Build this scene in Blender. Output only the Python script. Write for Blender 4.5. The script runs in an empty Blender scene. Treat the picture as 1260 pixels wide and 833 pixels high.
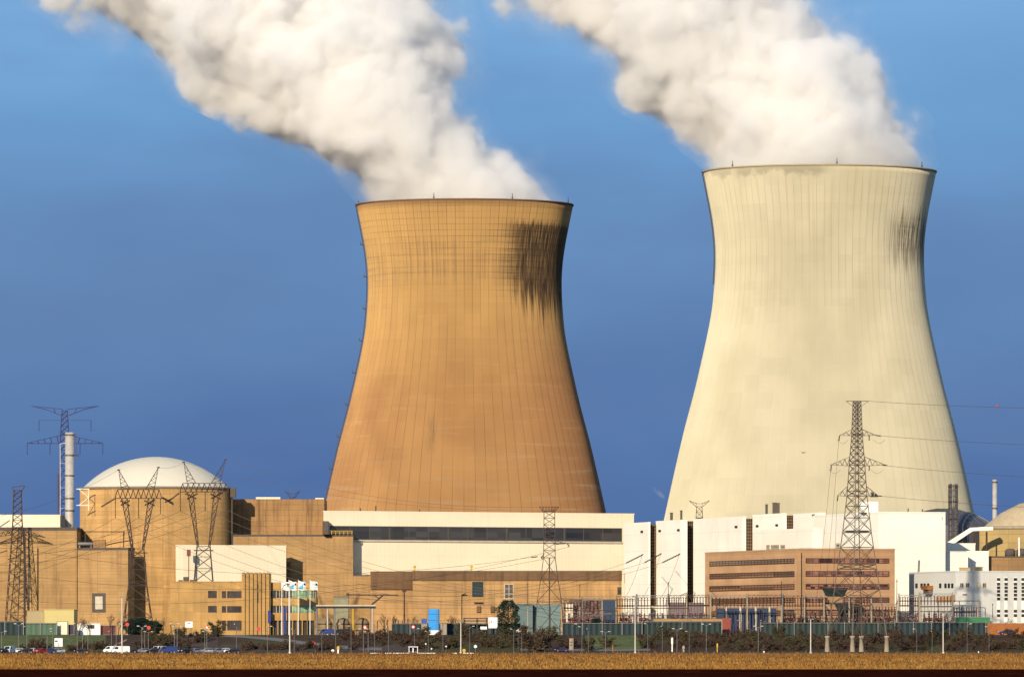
import bpy, bmesh, math, random
import numpy as np
from mathutils import Vector, Matrix
R = math.radians
random.seed(11)
SC = bpy.context.scene
COL = SC.collection

# ------------------------------------------------------------------ camera numbers
F = 9000.0          # focal length in photo pixels (1260 px wide frame)
HZ = 790.0          # photo row of the horizon
HC = 3.0            # eye height
GZ = 5.5            # level of the plant platform

def PX(px, Y): return (px - 630.0) / F * Y
def PZ(py, Y): return HC + (HZ - py) / F * Y
def P(px, py, Y): return Vector((PX(px, Y), Y, PZ(py, Y)))

# ------------------------------------------------------------------ mesh building
class MB:
    def __init__(s): s.v = []; s.f = []; s.sm = []; s.mi = []
    def add(s, vs, fs, smooth=False, mi=0):
        o = len(s.v); s.v.extend([tuple(v) for v in vs])
        for f in fs:
            s.f.append(tuple(i + o for i in f)); s.sm.append(smooth); s.mi.append(mi)
        return s
    def box(s, x0, x1, y0, y1, z0, z1, mi=0):
        return s.add([(x0,y0,z0),(x1,y0,z0),(x1,y1,z0),(x0,y1,z0),(x0,y0,z1),(x1,y0,z1),(x1,y1,z1),(x0,y1,z1)],
              [(0,3,2,1),(4,5,6,7),(0,1,5,4),(1,2,6,5),(2,3,7,6),(3,0,4,7)], mi=mi)
    def prism(s, poly, z0, z1, mi=0):
        n = len(poly); a = sum(poly[i][0]*poly[(i+1)%n][1]-poly[(i+1)%n][0]*poly[i][1] for i in range(n))
        if a < 0: poly = poly[::-1]
        zt = z1 if hasattr(z1, '__len__') else [z1]*n
        if a < 0 and hasattr(z1, '__len__'): zt = zt[::-1]
        vs = [(p[0],p[1],z0) for p in poly] + [(p[0],p[1],zt[i]) for i, p in enumerate(poly)]
        fs = [tuple(range(n-1,-1,-1)), tuple(range(n,2*n))] + [(i,(i+1)%n,n+(i+1)%n,n+i) for i in range(n)]
        return s.add(vs, fs, mi=mi)
    def bar(s, a, b, r, n=4, r2=None, smooth=False, mi=0):
        a = Vector(a); b = Vector(b); d = b - a
        if d.length < 1e-6: return s
        d.normalize(); u = d.cross(Vector((0,0,1)) if abs(d.z) < .95 else Vector((1,0,0))).normalized(); w = d.cross(u)
        r2 = r if r2 is None else r2
        vs = []
        for c, rr in ((a, r), (b, r2)):
            for k in range(n):
                t = 2*math.pi*(k+.5)/n; vs.append(c + u*math.cos(t)*rr + w*math.sin(t)*rr)
        fs = [(k,(k+1)%n,n+(k+1)%n,n+k) for k in range(n)]
        s.add(vs, fs, smooth, mi)
        s.add(vs, [tuple(range(n-1,-1,-1)), tuple(range(n,2*n))], False, mi)
        return s
    def path(s, pts, r, n=4, mi=0):
        for a, b in zip(pts[:-1], pts[1:]): s.bar(a, b, r, n, mi=mi)
        return s
    def lathe(s, prof, n=32, c=(0,0,0), smooth=True, a0=0, a1=2*math.pi, mi=0):
        full = abs(a1-a0-2*math.pi) < 1e-6; m = n if full else n+1
        vs = [(c[0]+r*math.cos(a0+(a1-a0)*k/n), c[1]+r*math.sin(a0+(a1-a0)*k/n), c[2]+z) for r, z in prof for k in range(m)]
        fs = []
        for i in range(len(prof)-1):
            for k in range(n):
                k2 = (k+1) % m
                fs.append((i*m+k, i*m+k2, (i+1)*m+k2, (i+1)*m+k))
        return s.add(vs, fs, smooth, mi)
    def sphere(s, c, r, n=10, sz=1.0, mi=0):
        prof = [(max(1e-3, r*math.sin(math.pi*i/n)), -r*sz*math.cos(math.pi*i/n)) for i in range(n+1)]
        return s.lathe(prof, 2*n, c, mi=mi)
    def quad(s, a, b, c, d, mi=0): return s.add([a,b,c,d], [(0,1,2,3)], mi=mi)
    def build(s, name, mat, parent=None, label=None):
        off = parent.matrix_basis.translation.copy() if parent is not None else Vector((0,0,0))
        if parent is not None and parent.parent is not None:
            off = off + parent.parent.matrix_basis.translation
        me = bpy.data.meshes.new(name)
        me.from_pydata([(v[0]-off.x, v[1]-off.y, v[2]-off.z) for v in s.v], [], s.f)
        mats = mat if isinstance(mat, (list, tuple)) else [mat]
        for m in mats: me.materials.append(m)
        me.polygons.foreach_set('use_smooth', s.sm); me.polygons.foreach_set('material_index', s.mi)
        me.update()
        o = bpy.data.objects.new(name, me); COL.objects.link(o)
        if parent is not None: o.parent = parent
        if label: o['label'] = label
        return o

def tag(o, label, cat, group=None, kind=None):
    o['label'] = label; o['category'] = cat
    if group: o['group'] = group
    if kind: o['kind'] = kind
    return o
def thing(name, label, cat, loc, group=None, rz=0):
    o = bpy.data.objects.new(name, None); COL.objects.link(o)
    o.location = loc; o.rotation_euler = (0,0,rz); o.empty_display_size = 1
    return tag(o, label, cat, group)
def structure(name, mb, mat):
    o = mb.build(name, mat); o['kind'] = 'structure'; return o
def copy_tree(o, parent=None, swap=None):
    c = o.copy(); COL.objects.link(c)
    if parent is not None: c.parent = parent
    if swap and o.type == 'MESH' and o.data.materials and o.data.materials[0] in swap:
        c.material_slots[0].link = 'OBJECT'; c.material_slots[0].material = swap[o.data.materials[0]]
    for ch in list(o.children): copy_tree(ch, c, swap)
    return c

# ------------------------------------------------------------------ node helper
class NT:
    def __init__(s, name):
        s.m = bpy.data.materials.new(name); s.m.use_nodes = True
        s.t = s.m.node_tree; s.t.nodes.clear()
        s.out = s.t.nodes.new('ShaderNodeOutputMaterial')
    def n(s, typ, **kw):
        x = s.t.nodes.new(typ)
        for k, v in kw.items(): setattr(x, k, v)
        return x
    def put(s, sock, v):
        if isinstance(v, bpy.types.NodeSocket): s.t.links.new(v, sock)
        else:
            if sock.type == 'RGBA' and len(v) == 3: v = (*v, 1)
            sock.default_value = v
    def math(s, op, a, b=0.0, c=None, clamp=False):
        x = s.n('ShaderNodeMath', operation=op, use_clamp=clamp); s.put(x.inputs[0], a); s.put(x.inputs[1], b)
        if c is not None: s.put(x.inputs[2], c)
        return x.outputs[0]
    def sep(s, v):
        x = s.n('ShaderNodeSeparateXYZ'); s.put(x.inputs[0], v); return x.outputs
    def comb(s, a, b, c):
        x = s.n('ShaderNodeCombineXYZ')
        for i, v in enumerate((a,b,c)): s.put(x.inputs[i], v)
        return x.outputs[0]
    def coord(s, w='Object'): return s.n('ShaderNodeTexCoord').outputs[w]
    def pos(s): return s.n('ShaderNodeNewGeometry').outputs['Position']
    def noise(s, vec, scale=1.0, detail=3.0, rough=.55, dist=0.0, w='Fac'):
        x = s.n('ShaderNodeTexNoise'); s.put(x.inputs['Vector'], vec); x.inputs['Scale'].default_value = scale
        x.inputs['Detail'].default_value = detail; x.inputs['Roughness'].default_value = rough; x.inputs['Distortion'].default_value = dist
        return x.outputs[w]
    def scale(s, vec, k):
        x = s.n('ShaderNodeVectorMath', operation='MULTIPLY'); s.put(x.inputs[0], vec); x.inputs[1].default_value = k; return x.outputs[0]
    def ramp(s, fac, stops, interp='LINEAR'):
        x = s.n('ShaderNodeValToRGB'); x.color_ramp.interpolation = interp; s.put(x.inputs[0], fac)
        e = x.color_ramp.elements
        while len(e) < len(stops): e.new(.5)
        for i, (p, c) in enumerate(stops):
            e[i].position = p; e[i].color = (c,c,c,1) if not hasattr(c, '__len__') else (*c[:3], 1)
        return x.outputs[0]
    def smooth(s, v, a, b):   # 0 at a, 1 at b
        x = s.n('ShaderNodeMapRange', interpolation_type='SMOOTHSTEP'); s.put(x.inputs[0], v)
        lo, hi = min(a,b), max(a,b); x.inputs[1].default_value = lo; x.inputs[2].default_value = hi
        x.inputs[3].default_value = 0 if a < b else 1; x.inputs[4].default_value = 1 if a < b else 0
        return x.outputs[0]
    def mix(s, fac, a, b, mode='MIX'):
        x = s.n('ShaderNodeMix', data_type='RGBA', blend_type=mode); s.put(x.inputs[0], fac)
        s.put(x.inputs[6], a); s.put(x.inputs[7], b); return x.outputs[2]
    def surf(s, col, rough=.85, metal=0.0, bump=None, bstr=.3, bdist=.1, spec=.3, diffrough=0.0, trans=None):
        p = s.n('ShaderNodeBsdfPrincipled'); s.put(p.inputs['Base Color'], col); s.put(p.inputs['Roughness'], rough)
        p.inputs['Metallic'].default_value = metal; p.inputs['Specular IOR Level'].default_value = spec
        if 'Diffuse Roughness' in p.inputs: p.inputs['Diffuse Roughness'].default_value = diffrough
        if bump is not None:
            b = s.n('ShaderNodeBump'); b.inputs['Strength'].default_value = bstr; b.inputs['Distance'].default_value = bdist
            s.put(b.inputs['Height'], bump); s.t.links.new(b.outputs[0], p.inputs['Normal'])
        s.t.links.new(p.outputs[0], s.out.inputs['Surface']); return s.m

_plain = {}
def plain(name, col, rough=.7, metal=0.0, var=.12, scale=.6, spec=.3):
    """painted / metal / plastic surface with slight uneven wear in world space"""
    if name in _plain: return _plain[name]
    t = NT(name)
    k = t.noise(t.coord('Object'), scale, 4, .6)
    c0 = tuple(c*(1-var) for c in col); c1 = tuple(min(1, c*(1+var)) for c in col)
    m = t.surf(t.ramp(k, [(.3, c0), (.7, c1)]), rough, metal, spec=spec)
    _plain[name] = m; return m
# ------------------------------------------------------------------ camera, light, sky
cam = bpy.data.cameras.new('camera'); camo = bpy.data.objects.new('camera', cam); COL.objects.link(camo)
camo.location = (0, 0, HC); camo.rotation_euler = (R(90), 0, 0)
cam.sensor_width = 36; cam.lens = 36*F/1260; cam.shift_y = (HZ-416.5)/1260; cam.clip_start = 1; cam.clip_end = 60000
SC.camera = camo
SUN_AZ, SUN_EL = 18.0, 18.0       # degrees left of straight-behind-the-camera, and height
sl = bpy.data.lights.new('sun', 'SUN'); sl.energy = 4.3; sl.angle = R(.53); sl.color = (1, .84, .62)
so = bpy.data.objects.new('sun', sl); COL.objects.link(so); so.location = (-400, -400, 600)
to_sun = Vector((-math.sin(R(SUN_AZ))*math.cos(R(SUN_EL)), -math.cos(R(SUN_AZ))*math.cos(R(SUN_EL)), math.sin(R(SUN_EL))))
so.rotation_euler = to_sun.to_track_quat('Z', 'Y').to_euler()

w = bpy.data.worlds.new('World'); SC.world = w; w.use_nodes = True
nt = w.node_tree; nt.nodes.clear()
N = lambda t, **k: (lambda x: ([setattr(x, a, b) for a, b in k.items()], x)[1])(nt.nodes.new(t))
L = nt.links.new
out = N('ShaderNodeOutputWorld'); bg = N('ShaderNodeBackground'); bg.inputs['Strength'].default_value = .12
sky = N('ShaderNodeTexSky', sky_type='NISHITA', sun_disc=False)
sky.sun_elevation = R(SUN_EL); sky.sun_rotation = math.atan2(to_sun.x, to_sun.y); sky.air_density = 1.2; sky.dust_density = .6; sky.ozone_density = 2.0
tc = N('ShaderNodeTexCoord'); sx = N('ShaderNodeSeparateXYZ'); L(tc.outputs['Generated'], sx.inputs[0])
# clear winter air: a violet-blue bank low over the land, paler blue above it
ns = N('ShaderNodeTexNoise'); ns.inputs['Scale'].default_value = 1; ns.inputs['Detail'].default_value = 3
vm = N('ShaderNodeVectorMath', operation='MULTIPLY'); vm.inputs[1].default_value = (16, 16, 44)
L(tc.outputs['Generated'], vm.inputs[0]); L(vm.outputs[0], ns.inputs['Vector'])
md = N('ShaderNodeMath', operation='MULTIPLY_ADD'); md.inputs[1].default_value = .05; L(ns.outputs['Fac'], md.inputs[0]); L(sx.outputs[2], md.inputs[2])
mr = N('ShaderNodeMapRange'); mr.inputs[1].default_value = .025; mr.inputs[2].default_value = .125; L(md.outputs[0], mr.inputs[0])
rp = N('ShaderNodeValToRGB'); L(mr.outputs[0], rp.inputs[0])
stops = [(0, (.066,.138,.365)), (.25, (.096,.188,.412)), (.5, (.134,.262,.50)), (.75, (.165,.365,.66)), (1, (.235,.47,.80))]
e = rp.color_ramp.elements
while len(e) < len(stops): e.new(.5)
for i, (p_, c_) in enumerate(stops): e[i].position = p_; e[i].color = (*c_, 1)
# faint grey violet veils drifting through the middle of the sky
n2_ = N('ShaderNodeTexNoise'); n2_.inputs['Scale'].default_value = 1; n2_.inputs['Detail'].default_value = 4; n2_.inputs['Roughness'].default_value = .6
v2_ = N('ShaderNodeVectorMath', operation='MULTIPLY'); v2_.inputs[1].default_value = (22, 22, 75); L(tc.outputs['Generated'], v2_.inputs[0]); L(v2_.outputs[0], n2_.inputs['Vector'])
vr_ = N('ShaderNodeMapRange', interpolation_type='SMOOTHSTEP'); vr_.inputs[1].default_value = .42; vr_.inputs[2].default_value = .72; vr_.inputs[4].default_value = .28; L(n2_.outputs['Fac'], vr_.inputs[0])
vx_ = N('ShaderNodeMix', data_type='RGBA'); vx_.inputs[7].default_value = (.135, .225, .44, 1); L(vr_.outputs[0], vx_.inputs[0]); L(rp.outputs[0], vx_.inputs[6])
sc_ = N('ShaderNodeVectorMath', operation='SCALE'); sc_.inputs['Scale'].default_value = 1/.12*.72; L(vx_.outputs[2], sc_.inputs[0])
m2 = N('ShaderNodeMapRange', interpolation_type='SMOOTHSTEP'); m2.inputs[1].default_value = .1; m2.inputs[2].default_value = .35; L(sx.outputs[2], m2.inputs[0])
mx = N('ShaderNodeMix', data_type='RGBA'); L(m2.outputs[0], mx.inputs[0]); L(sc_.outputs[0], mx.inputs[6]); L(sky.outputs[0], mx.inputs[7])
L(mx.outputs[2], bg.inputs['Color']); L(bg.outputs[0], out.inputs['Surface'])

v = SC.view_settings; v.view_transform = 'Standard'; v.look = 'None'; v.gamma = 1; v.exposure = .41; v.use_curve_mapping = False
cy = SC.cycles
cy.max_bounces = 24; cy.diffuse_bounces = 2; cy.glossy_bounces = 2; cy.transmission_bounces = 2; cy.transparent_max_bounces = 8
cy.volume_bounces = 10; cy.volume_step_rate = .13; cy.volume_max_steps = 512; cy.use_denoising = True; cy.use_adaptive_sampling = True; cy.adaptive_threshold = .02
cy.caustics_reflective = False; cy.caustics_refractive = False
SC.render.use_persistent_data = False
# ------------------------------------------------------------------ cooling towers
TPROF = [(5.5,68.2),(20,65.0),(40,60.7),(59.1,56.6),(82.2,51.3),(98.7,47.0),(115.2,43.2),(125.1,41.2),(131.7,40.25),(142,39.5),(149.9,39.35),(157,39.8),(164.7,40.9),(172,42.3),(178,43.5),(180.3,44.0)]
def prof_r(z):
    zs = [p[0] for p in TPROF]; rs = [p[1] for p in TPROF]
    # smooth (Catmull-Rom) interpolation
    if z <= zs[0]: return rs[0]
    for i in range(len(zs)-1):
        if z <= zs[i+1]:
            t = (z-zs[i])/(zs[i+1]-zs[i]); h = zs[i+1]-zs[i]
            m = lambda j: (rs[min(j+1,len(zs)-1)]-rs[max(j-1,0)])/(zs[min(j+1,len(zs)-1)]-zs[max(j-1,0)])
            return (2*t**3-3*t*t+1)*rs[i]+(t**3-2*t*t+t)*h*m(i)+(-2*t**3+3*t*t)*rs[i+1]+(t**3-t*t)*h*m(i+1)
    return rs[-1]

def tower_material(name, tan):
    t = NT(name); xyz = t.sep(t.coord('Object')); x, y, z = xyz[0], xyz[1], xyz[2]
    th = t.math('ARCTAN2', x, t.math('MULTIPLY', y, -1.0))            # 0 faces the field, + to the right
    ribs = 76 if tan else 92
    u = t.math('MULTIPLY', th, ribs/(2*math.pi))
    # vertical formwork joints
    fr = t.math('ABSOLUTE', t.math('SUBTRACT', t.math('FRACT', u), .5))
    cell = t.math('FLOOR', u)
    line = t.smooth(fr, .455, .49)
    vstreak = t.noise(t.comb(t.math('MULTIPLY', th, 26.0), t.math('MULTIPLY', z, .012), 0.0), 1.0, 5, .62)
    cellr = t.noise(t.comb(t.math('MULTIPLY', cell, 1.37), t.math('MULTIPLY', z, .03), 3.0), 1.0, 2, .5)
    # horizontal lifts
    fz = t.math('ABSOLUTE', t.math('SUBTRACT', t.math('FRACT', t.math('MULTIPLY', z, 1/2.4 if tan else 1/3.2)), .5))
    hline = t.smooth(fz, .40, .49)
    hband = t.noise(t.comb(t.math('MULTIPLY', th, 1.3), t.math('MULTIPLY', z, .42), 7.0), 1.0, 4, .65)
    big = t.noise(t.comb(t.math('MULTIPLY', th, 1.6), t.math('MULTIPLY', z, .022), 1.0), 1.0, 3, .55)
    fine = t.noise(t.comb(t.math('MULTIPLY', th, 60.0), t.math('MULTIPLY', z, .9), 1.0), 1.0, 3, .7)
    # pour-by-pour differences in tone
    pw = t.n('ShaderNodeTexWhiteNoise'); t.put(pw.inputs['Vector'], t.comb(t.math('FLOOR', t.math('MULTIPLY', u, .5)), t.math('FLOOR', t.math('DIVIDE', z, 4.8 if tan else 6.4)), 3.0))
    lw = t.n('ShaderNodeTexWhiteNoise'); t.put(lw.inputs['Vector'], t.comb(0.0, t.math('FLOOR', t.math('DIVIDE', z, 2.4 if tan else 3.2)), 9.0))
    pour = t.math('ADD', t.math('MULTIPLY', pw.outputs['Value'], .6), t.math('MULTIPLY', lw.outputs['Value'], .4))
    if tan:
        col = t.mix(t.smooth(big, .35, .68), (.315,.170,.074), (.400,.230,.094))
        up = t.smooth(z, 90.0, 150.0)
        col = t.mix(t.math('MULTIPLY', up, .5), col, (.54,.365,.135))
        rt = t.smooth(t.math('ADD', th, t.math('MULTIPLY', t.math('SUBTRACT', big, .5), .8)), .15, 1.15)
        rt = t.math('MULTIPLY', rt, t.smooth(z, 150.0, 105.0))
        col = t.mix(t.math('MULTIPLY', rt, .75), col, (.265,.132,.064))  # shading of the right flank painted in: redder and darker towards the right
        col = t.mix(t.math('MULTIPLY', t.math('MULTIPLY', t.smooth(z, 95.0, 58.0), t.smooth(hband, .45, .7)), .35), col, (.32,.24,.17))
        col = t.mix(t.math('MULTIPLY', t.smooth(vstreak, .5, .8), .28), col, (.27,.15,.075))
        col = t.mix(t.math('MULTIPLY', t.smooth(cellr, .4, .75), .22), col, (.30,.165,.075))
        col = t.mix(t.math('MULTIPLY', t.smooth(hband, .54, .74), .26), col, (.50,.33,.16))
        jn = t.math('MULTIPLY', line, t.math('MULTIPLY_ADD', t.smooth(cellr, .35, .6), .45, .16))
        col = t.mix(jn, col, (.13,.075,.045))
        # grid of formwork joints, strong near the top only
        topz = t.smooth(z, 148.0, 166.0)
        fr2 = t.math('ABSOLUTE', t.math('SUBTRACT', t.math('FRACT', t.math('MULTIPLY', u, 2.0)), .5))
        grid = t.math('MAXIMUM', hline, t.smooth(fr2, .41, .48))
        gm = t.math('MULTIPLY', grid, t.math('MULTIPLY', t.smooth(z, 136.0, 156.0), t.math('MULTIPLY_ADD', t.smooth(hband, .35, .6), .36, .12)))
        col = t.mix(gm, col, (.16,.085,.045))
        # grey belt of soot at the throat
        belt = t.math('MULTIPLY', t.smooth(z, 143.0, 152.0), t.smooth(z, 170.0, 160.0))
        s1 = t.math('MULTIPLY', belt, t.smooth(t.math('ADD', vstreak, t.math('MULTIPLY', t.math('SUBTRACT', hband, .5), .5)), .42, .64))
        col = t.mix(t.math('MULTIPLY', s1, .34), col, (.15,.105,.075))
        # black streaked patch on the right shoulder
        zj = t.math('ADD', z, t.math('MULTIPLY', t.math('SUBTRACT', vstreak, .5), 46.0))
        thj = t.math('ADD', th, t.math('MULTIPLY', t.math('SUBTRACT', hband, .5), .20))
        a = t.math('MULTIPLY', t.smooth(thj, .31, .66), t.smooth(thj, 1.9, 1.35))
        low = t.math('SUBTRACT', zj, t.math('MULTIPLY', t.smooth(th, .25, .75), -18.0))
        b = t.math('MULTIPLY', t.smooth(low, 150.0, 162.0), t.smooth(t.math('ADD', z, t.math('MULTIPLY', t.math('SUBTRACT', vstreak, .5), 10.0)), 173.0, 169.5))
        st = t.math('MULTIPLY', a, b)
        vf = t.noise(t.comb(t.math('MULTIPLY', th, 70.0), t.math('MULTIPLY', z, .10), 11.0), 1.0, 3, .6)
        st = t.math('MULTIPLY', st, t.math('MULTIPLY_ADD', t.smooth(vf, .35, .6), .38, .62))
        col = t.mix(t.math('MULTIPLY', st, .95), col, (.022,.016,.016))
        a2 = t.math('MULTIPLY', t.smooth(thj, .18, .5), t.smooth(thj, 1.1, .8))
        g2 = t.math('MULTIPLY', t.math('MULTIPLY', a2, grid), t.math('MULTIPLY', t.smooth(zj, 141.0, 154.0), t.smooth(z, 173.0, 168.0)))
        col = t.mix(t.math('MULTIPLY', g2, .62), col, (.045,.028,.024))
        # one weathered streak low on the wall
        dz = t.math('MULTIPLY', t.smooth(z, 76.0, 84.0), t.smooth(z, 97.0, 89.0))
        dt = t.math('MULTIPLY', t.smooth(th, -.33, -.27), t.smooth(th, -.20, -.25))
        col = t.mix(t.math('MULTIPLY', t.math('MULTIPLY', dz, dt), t.math('MULTIPLY', t.smooth(vf, .35, .65), .6)), col, (.15,.10,.07))
        rimz = t.smooth(z, 177.0, 179.3)
        col = t.mix(t.math('MULTIPLY', rimz, .6), col, (.15,.085,.05))
    else:
        col = t.mix(t.smooth(big, .35, .68), (.455,.42,.305), (.525,.488,.365))
        col = t.mix(t.math('MULTIPLY', t.smooth(vstreak, .5, .8), .2), col, (.41,.36,.23))
        col = t.mix(t.math('MULTIPLY', t.smooth(hband, .55, .78), .18), col, (.56,.525,.38))
        up = t.smooth(z, 108.0, 150.0)
        jn = t.math('MULTIPLY', t.math('MULTIPLY', line, up), t.math('MULTIPLY_ADD', t.smooth(cellr, .3, .6), .55, .22))
        jn = t.math('MULTIPLY', jn, t.smooth(z, 180.0, 170.0))
        col = t.mix(jn, col, (.30,.235,.125))
        jn2 = t.math('MULTIPLY', t.math('MULTIPLY', line, t.smooth(th, .1, .6)), t.math('MULTIPLY', t.smooth(cellr, .5, .7), .25))
        col = t.mix(jn2, col, (.30,.235,.125))
        vs = t.math('MULTIPLY', t.smooth(t.noise(t.comb(t.math('MULTIPLY', th, 46.0), t.math('MULTIPLY', z, .02), 9.0), 1.0, 3, .6), .52, .68), t.math('MULTIPLY', up, .22))
        col = t.mix(vs, col, (.40,.32,.18))
        # sooty streaks right of the throat
        zj = t.math('ADD', z, t.math('MULTIPLY', t.math('SUBTRACT', vstreak, .5), 30.0))
        b = t.math('MULTIPLY', t.smooth(zj, 140.0, 152.0), t.smooth(zj, 166.0, 158.0))
        a = t.smooth(th, .48, .95)
        st = t.math('MULTIPLY', t.math('MULTIPLY', a, b), t.smooth(t.noise(t.comb(t.math('MULTIPLY', th, 70.0), t.math('MULTIPLY', z, .06), 4.0), 1.0, 4, .65), .36, .55))
        col = t.mix(t.math('MULTIPLY', st, .95), col, (.075,.062,.05))
        a = t.math('MULTIPLY', t.smooth(th, .15, .8), t.smooth(z, 140.0, 165.0))
        col = t.mix(t.math('MULTIPLY', a, t.math('MULTIPLY', t.smooth(hband, .42, .6), .3)), col, (.46,.40,.26))
        # grey damp patches under the left of the rim
        zz = t.math('ADD', z, t.math('MULTIPLY', t.math('SUBTRACT', t.noise(t.comb(t.math('MULTIPLY', th, 5.0), t.math('MULTIPLY', z, .1), 2.0), 1.0, 4, .6), .5), 16.0))
        damp = t.math('MULTIPLY', t.smooth(zz, 176.0, 179.0), t.math('MULTIPLY', t.smooth(th, .12, -.1), .7))
        col = t.mix(damp, col, (.30,.275,.20))
    col = t.mix(1.0, col, t.ramp(pour, [(.15,.945),(.5,.985),(.85,1.0)]), 'MULTIPLY')
    h = t.math('MULTIPLY', line, -1.0)
    return t.surf(col, .95, bump=h, bstr=.4, bdist=.25, spec=.12, diffrough=1.0)

steel_dark = plain('dark steel', (.045,.042,.045), .6, .2)
conc_leg = plain('raker concrete', (.40,.30,.18), .9)
def cooling_tower(label, cx, Y, tan):
    base = Vector((cx, Y, GZ))
    root = thing('cooling_tower', label, 'cooling tower', base, 'cooling towers')
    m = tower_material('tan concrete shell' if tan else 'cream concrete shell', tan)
    zs = [15 + (180.3-15)*i/72 for i in range(73)]
    prof = [(prof_r(z)-.9, z) for z in zs[::-1]] + [(prof_r(z), z) for z in zs]
    prof = prof + [prof[0]]
    # material coordinates use world height: keep z by building about (cx, Y, 0)
    mb = MB().lathe(prof, 160, (cx, Y, 0)); sh = mb.build('shell', m, root)
    # lift object coords so that z in the material equals world z
    for vv in sh.data.vertices: vv.co.z += GZ
    sh.location.z = -GZ
    rim = MB().lathe([(43.99,179.9),(44.22,179.92),(44.24,180.5),(42.9,180.5),(42.9,180.33),(44.0,180.33)], 160, (cx, Y, 0))
    rim.build('rim_walkway', plain('rim concrete tan', (.17,.10,.06), .9) if tan else plain('rim concrete cream', (.33,.28,.18), .9), root)
    for k in range(40):                                   # raker columns of the air inlet
        a = 2*math.pi*k/40; da = math.pi/40; r0, r1 = 70.2, prof_r(15)-.45
        for s in (-1, 1):
            mb = MB().bar((cx+r0*math.cos(a+s*da), Y+r0*math.sin(a+s*da), GZ), (cx+r1*math.cos(a), Y+r1*math.sin(a), 15.3), .5, 6)
            mb.build('column', conc_leg, root)
    # access ladder on the left meridian
    a = R(180-4) if tan else R(180-3)
    a = math.pi + R(5 if tan else 3)
    d = Vector((math.cos(a), math.sin(a), 0)); side = Vector((-d.y, d.x, 0))
    pts = [Vector((cx, Y, z)) + d*(prof_r(z)+.55) for z in [(20 if tan else 138)+(160.6 if tan else 42.4)*i/50 for i in range(51)]]
    ld = MB()
    for s in (-.5, .5): ld.path([p+side*s for p in pts], .26)
    for p in pts[::2]: ld.bar(p-side*.5, p+side*.5, .1)
    lo = ld.build('ladder', steel_dark, root)
    for i, z in enumerate(range(60, 176, 13) if tan else ()):
        p = Vector((cx, Y, z)) + d*(prof_r(z)+1.1)
        b = MB().box(p.x-.7, p.x+.7, p.y-.9, p.y+.9, z, z+.35).box(p.x-.7, p.x-.5, p.y-.9, p.y+.9, z+.35, z+1.3)
        b.build('rest_platform', steel_dark, lo)
    for ang in ((-106, -64, -18, 30, 100, 170) if tan else (-140, -84, -32, 30, 100, 160)):
        c = Vector((cx+44*math.cos(R(ang)), Y+44*math.sin(R(ang)), 180.5))
        MB().bar(c, c+Vector((0,0,2.2)), .13, 5).bar(c, c+Vector((0,0,.8)), .26, 6).build('lightning_rod', steel_dark, root)
    return root
Y1, Y2 = 2970.0, 2760.0
CX1, CX2 = PX(572, Y1), PX(1008.5, Y2)
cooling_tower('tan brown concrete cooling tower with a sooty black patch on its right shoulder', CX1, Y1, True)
cooling_tower('pale cream concrete cooling tower on the right behind the white halls', CX2, Y2, False)

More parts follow.
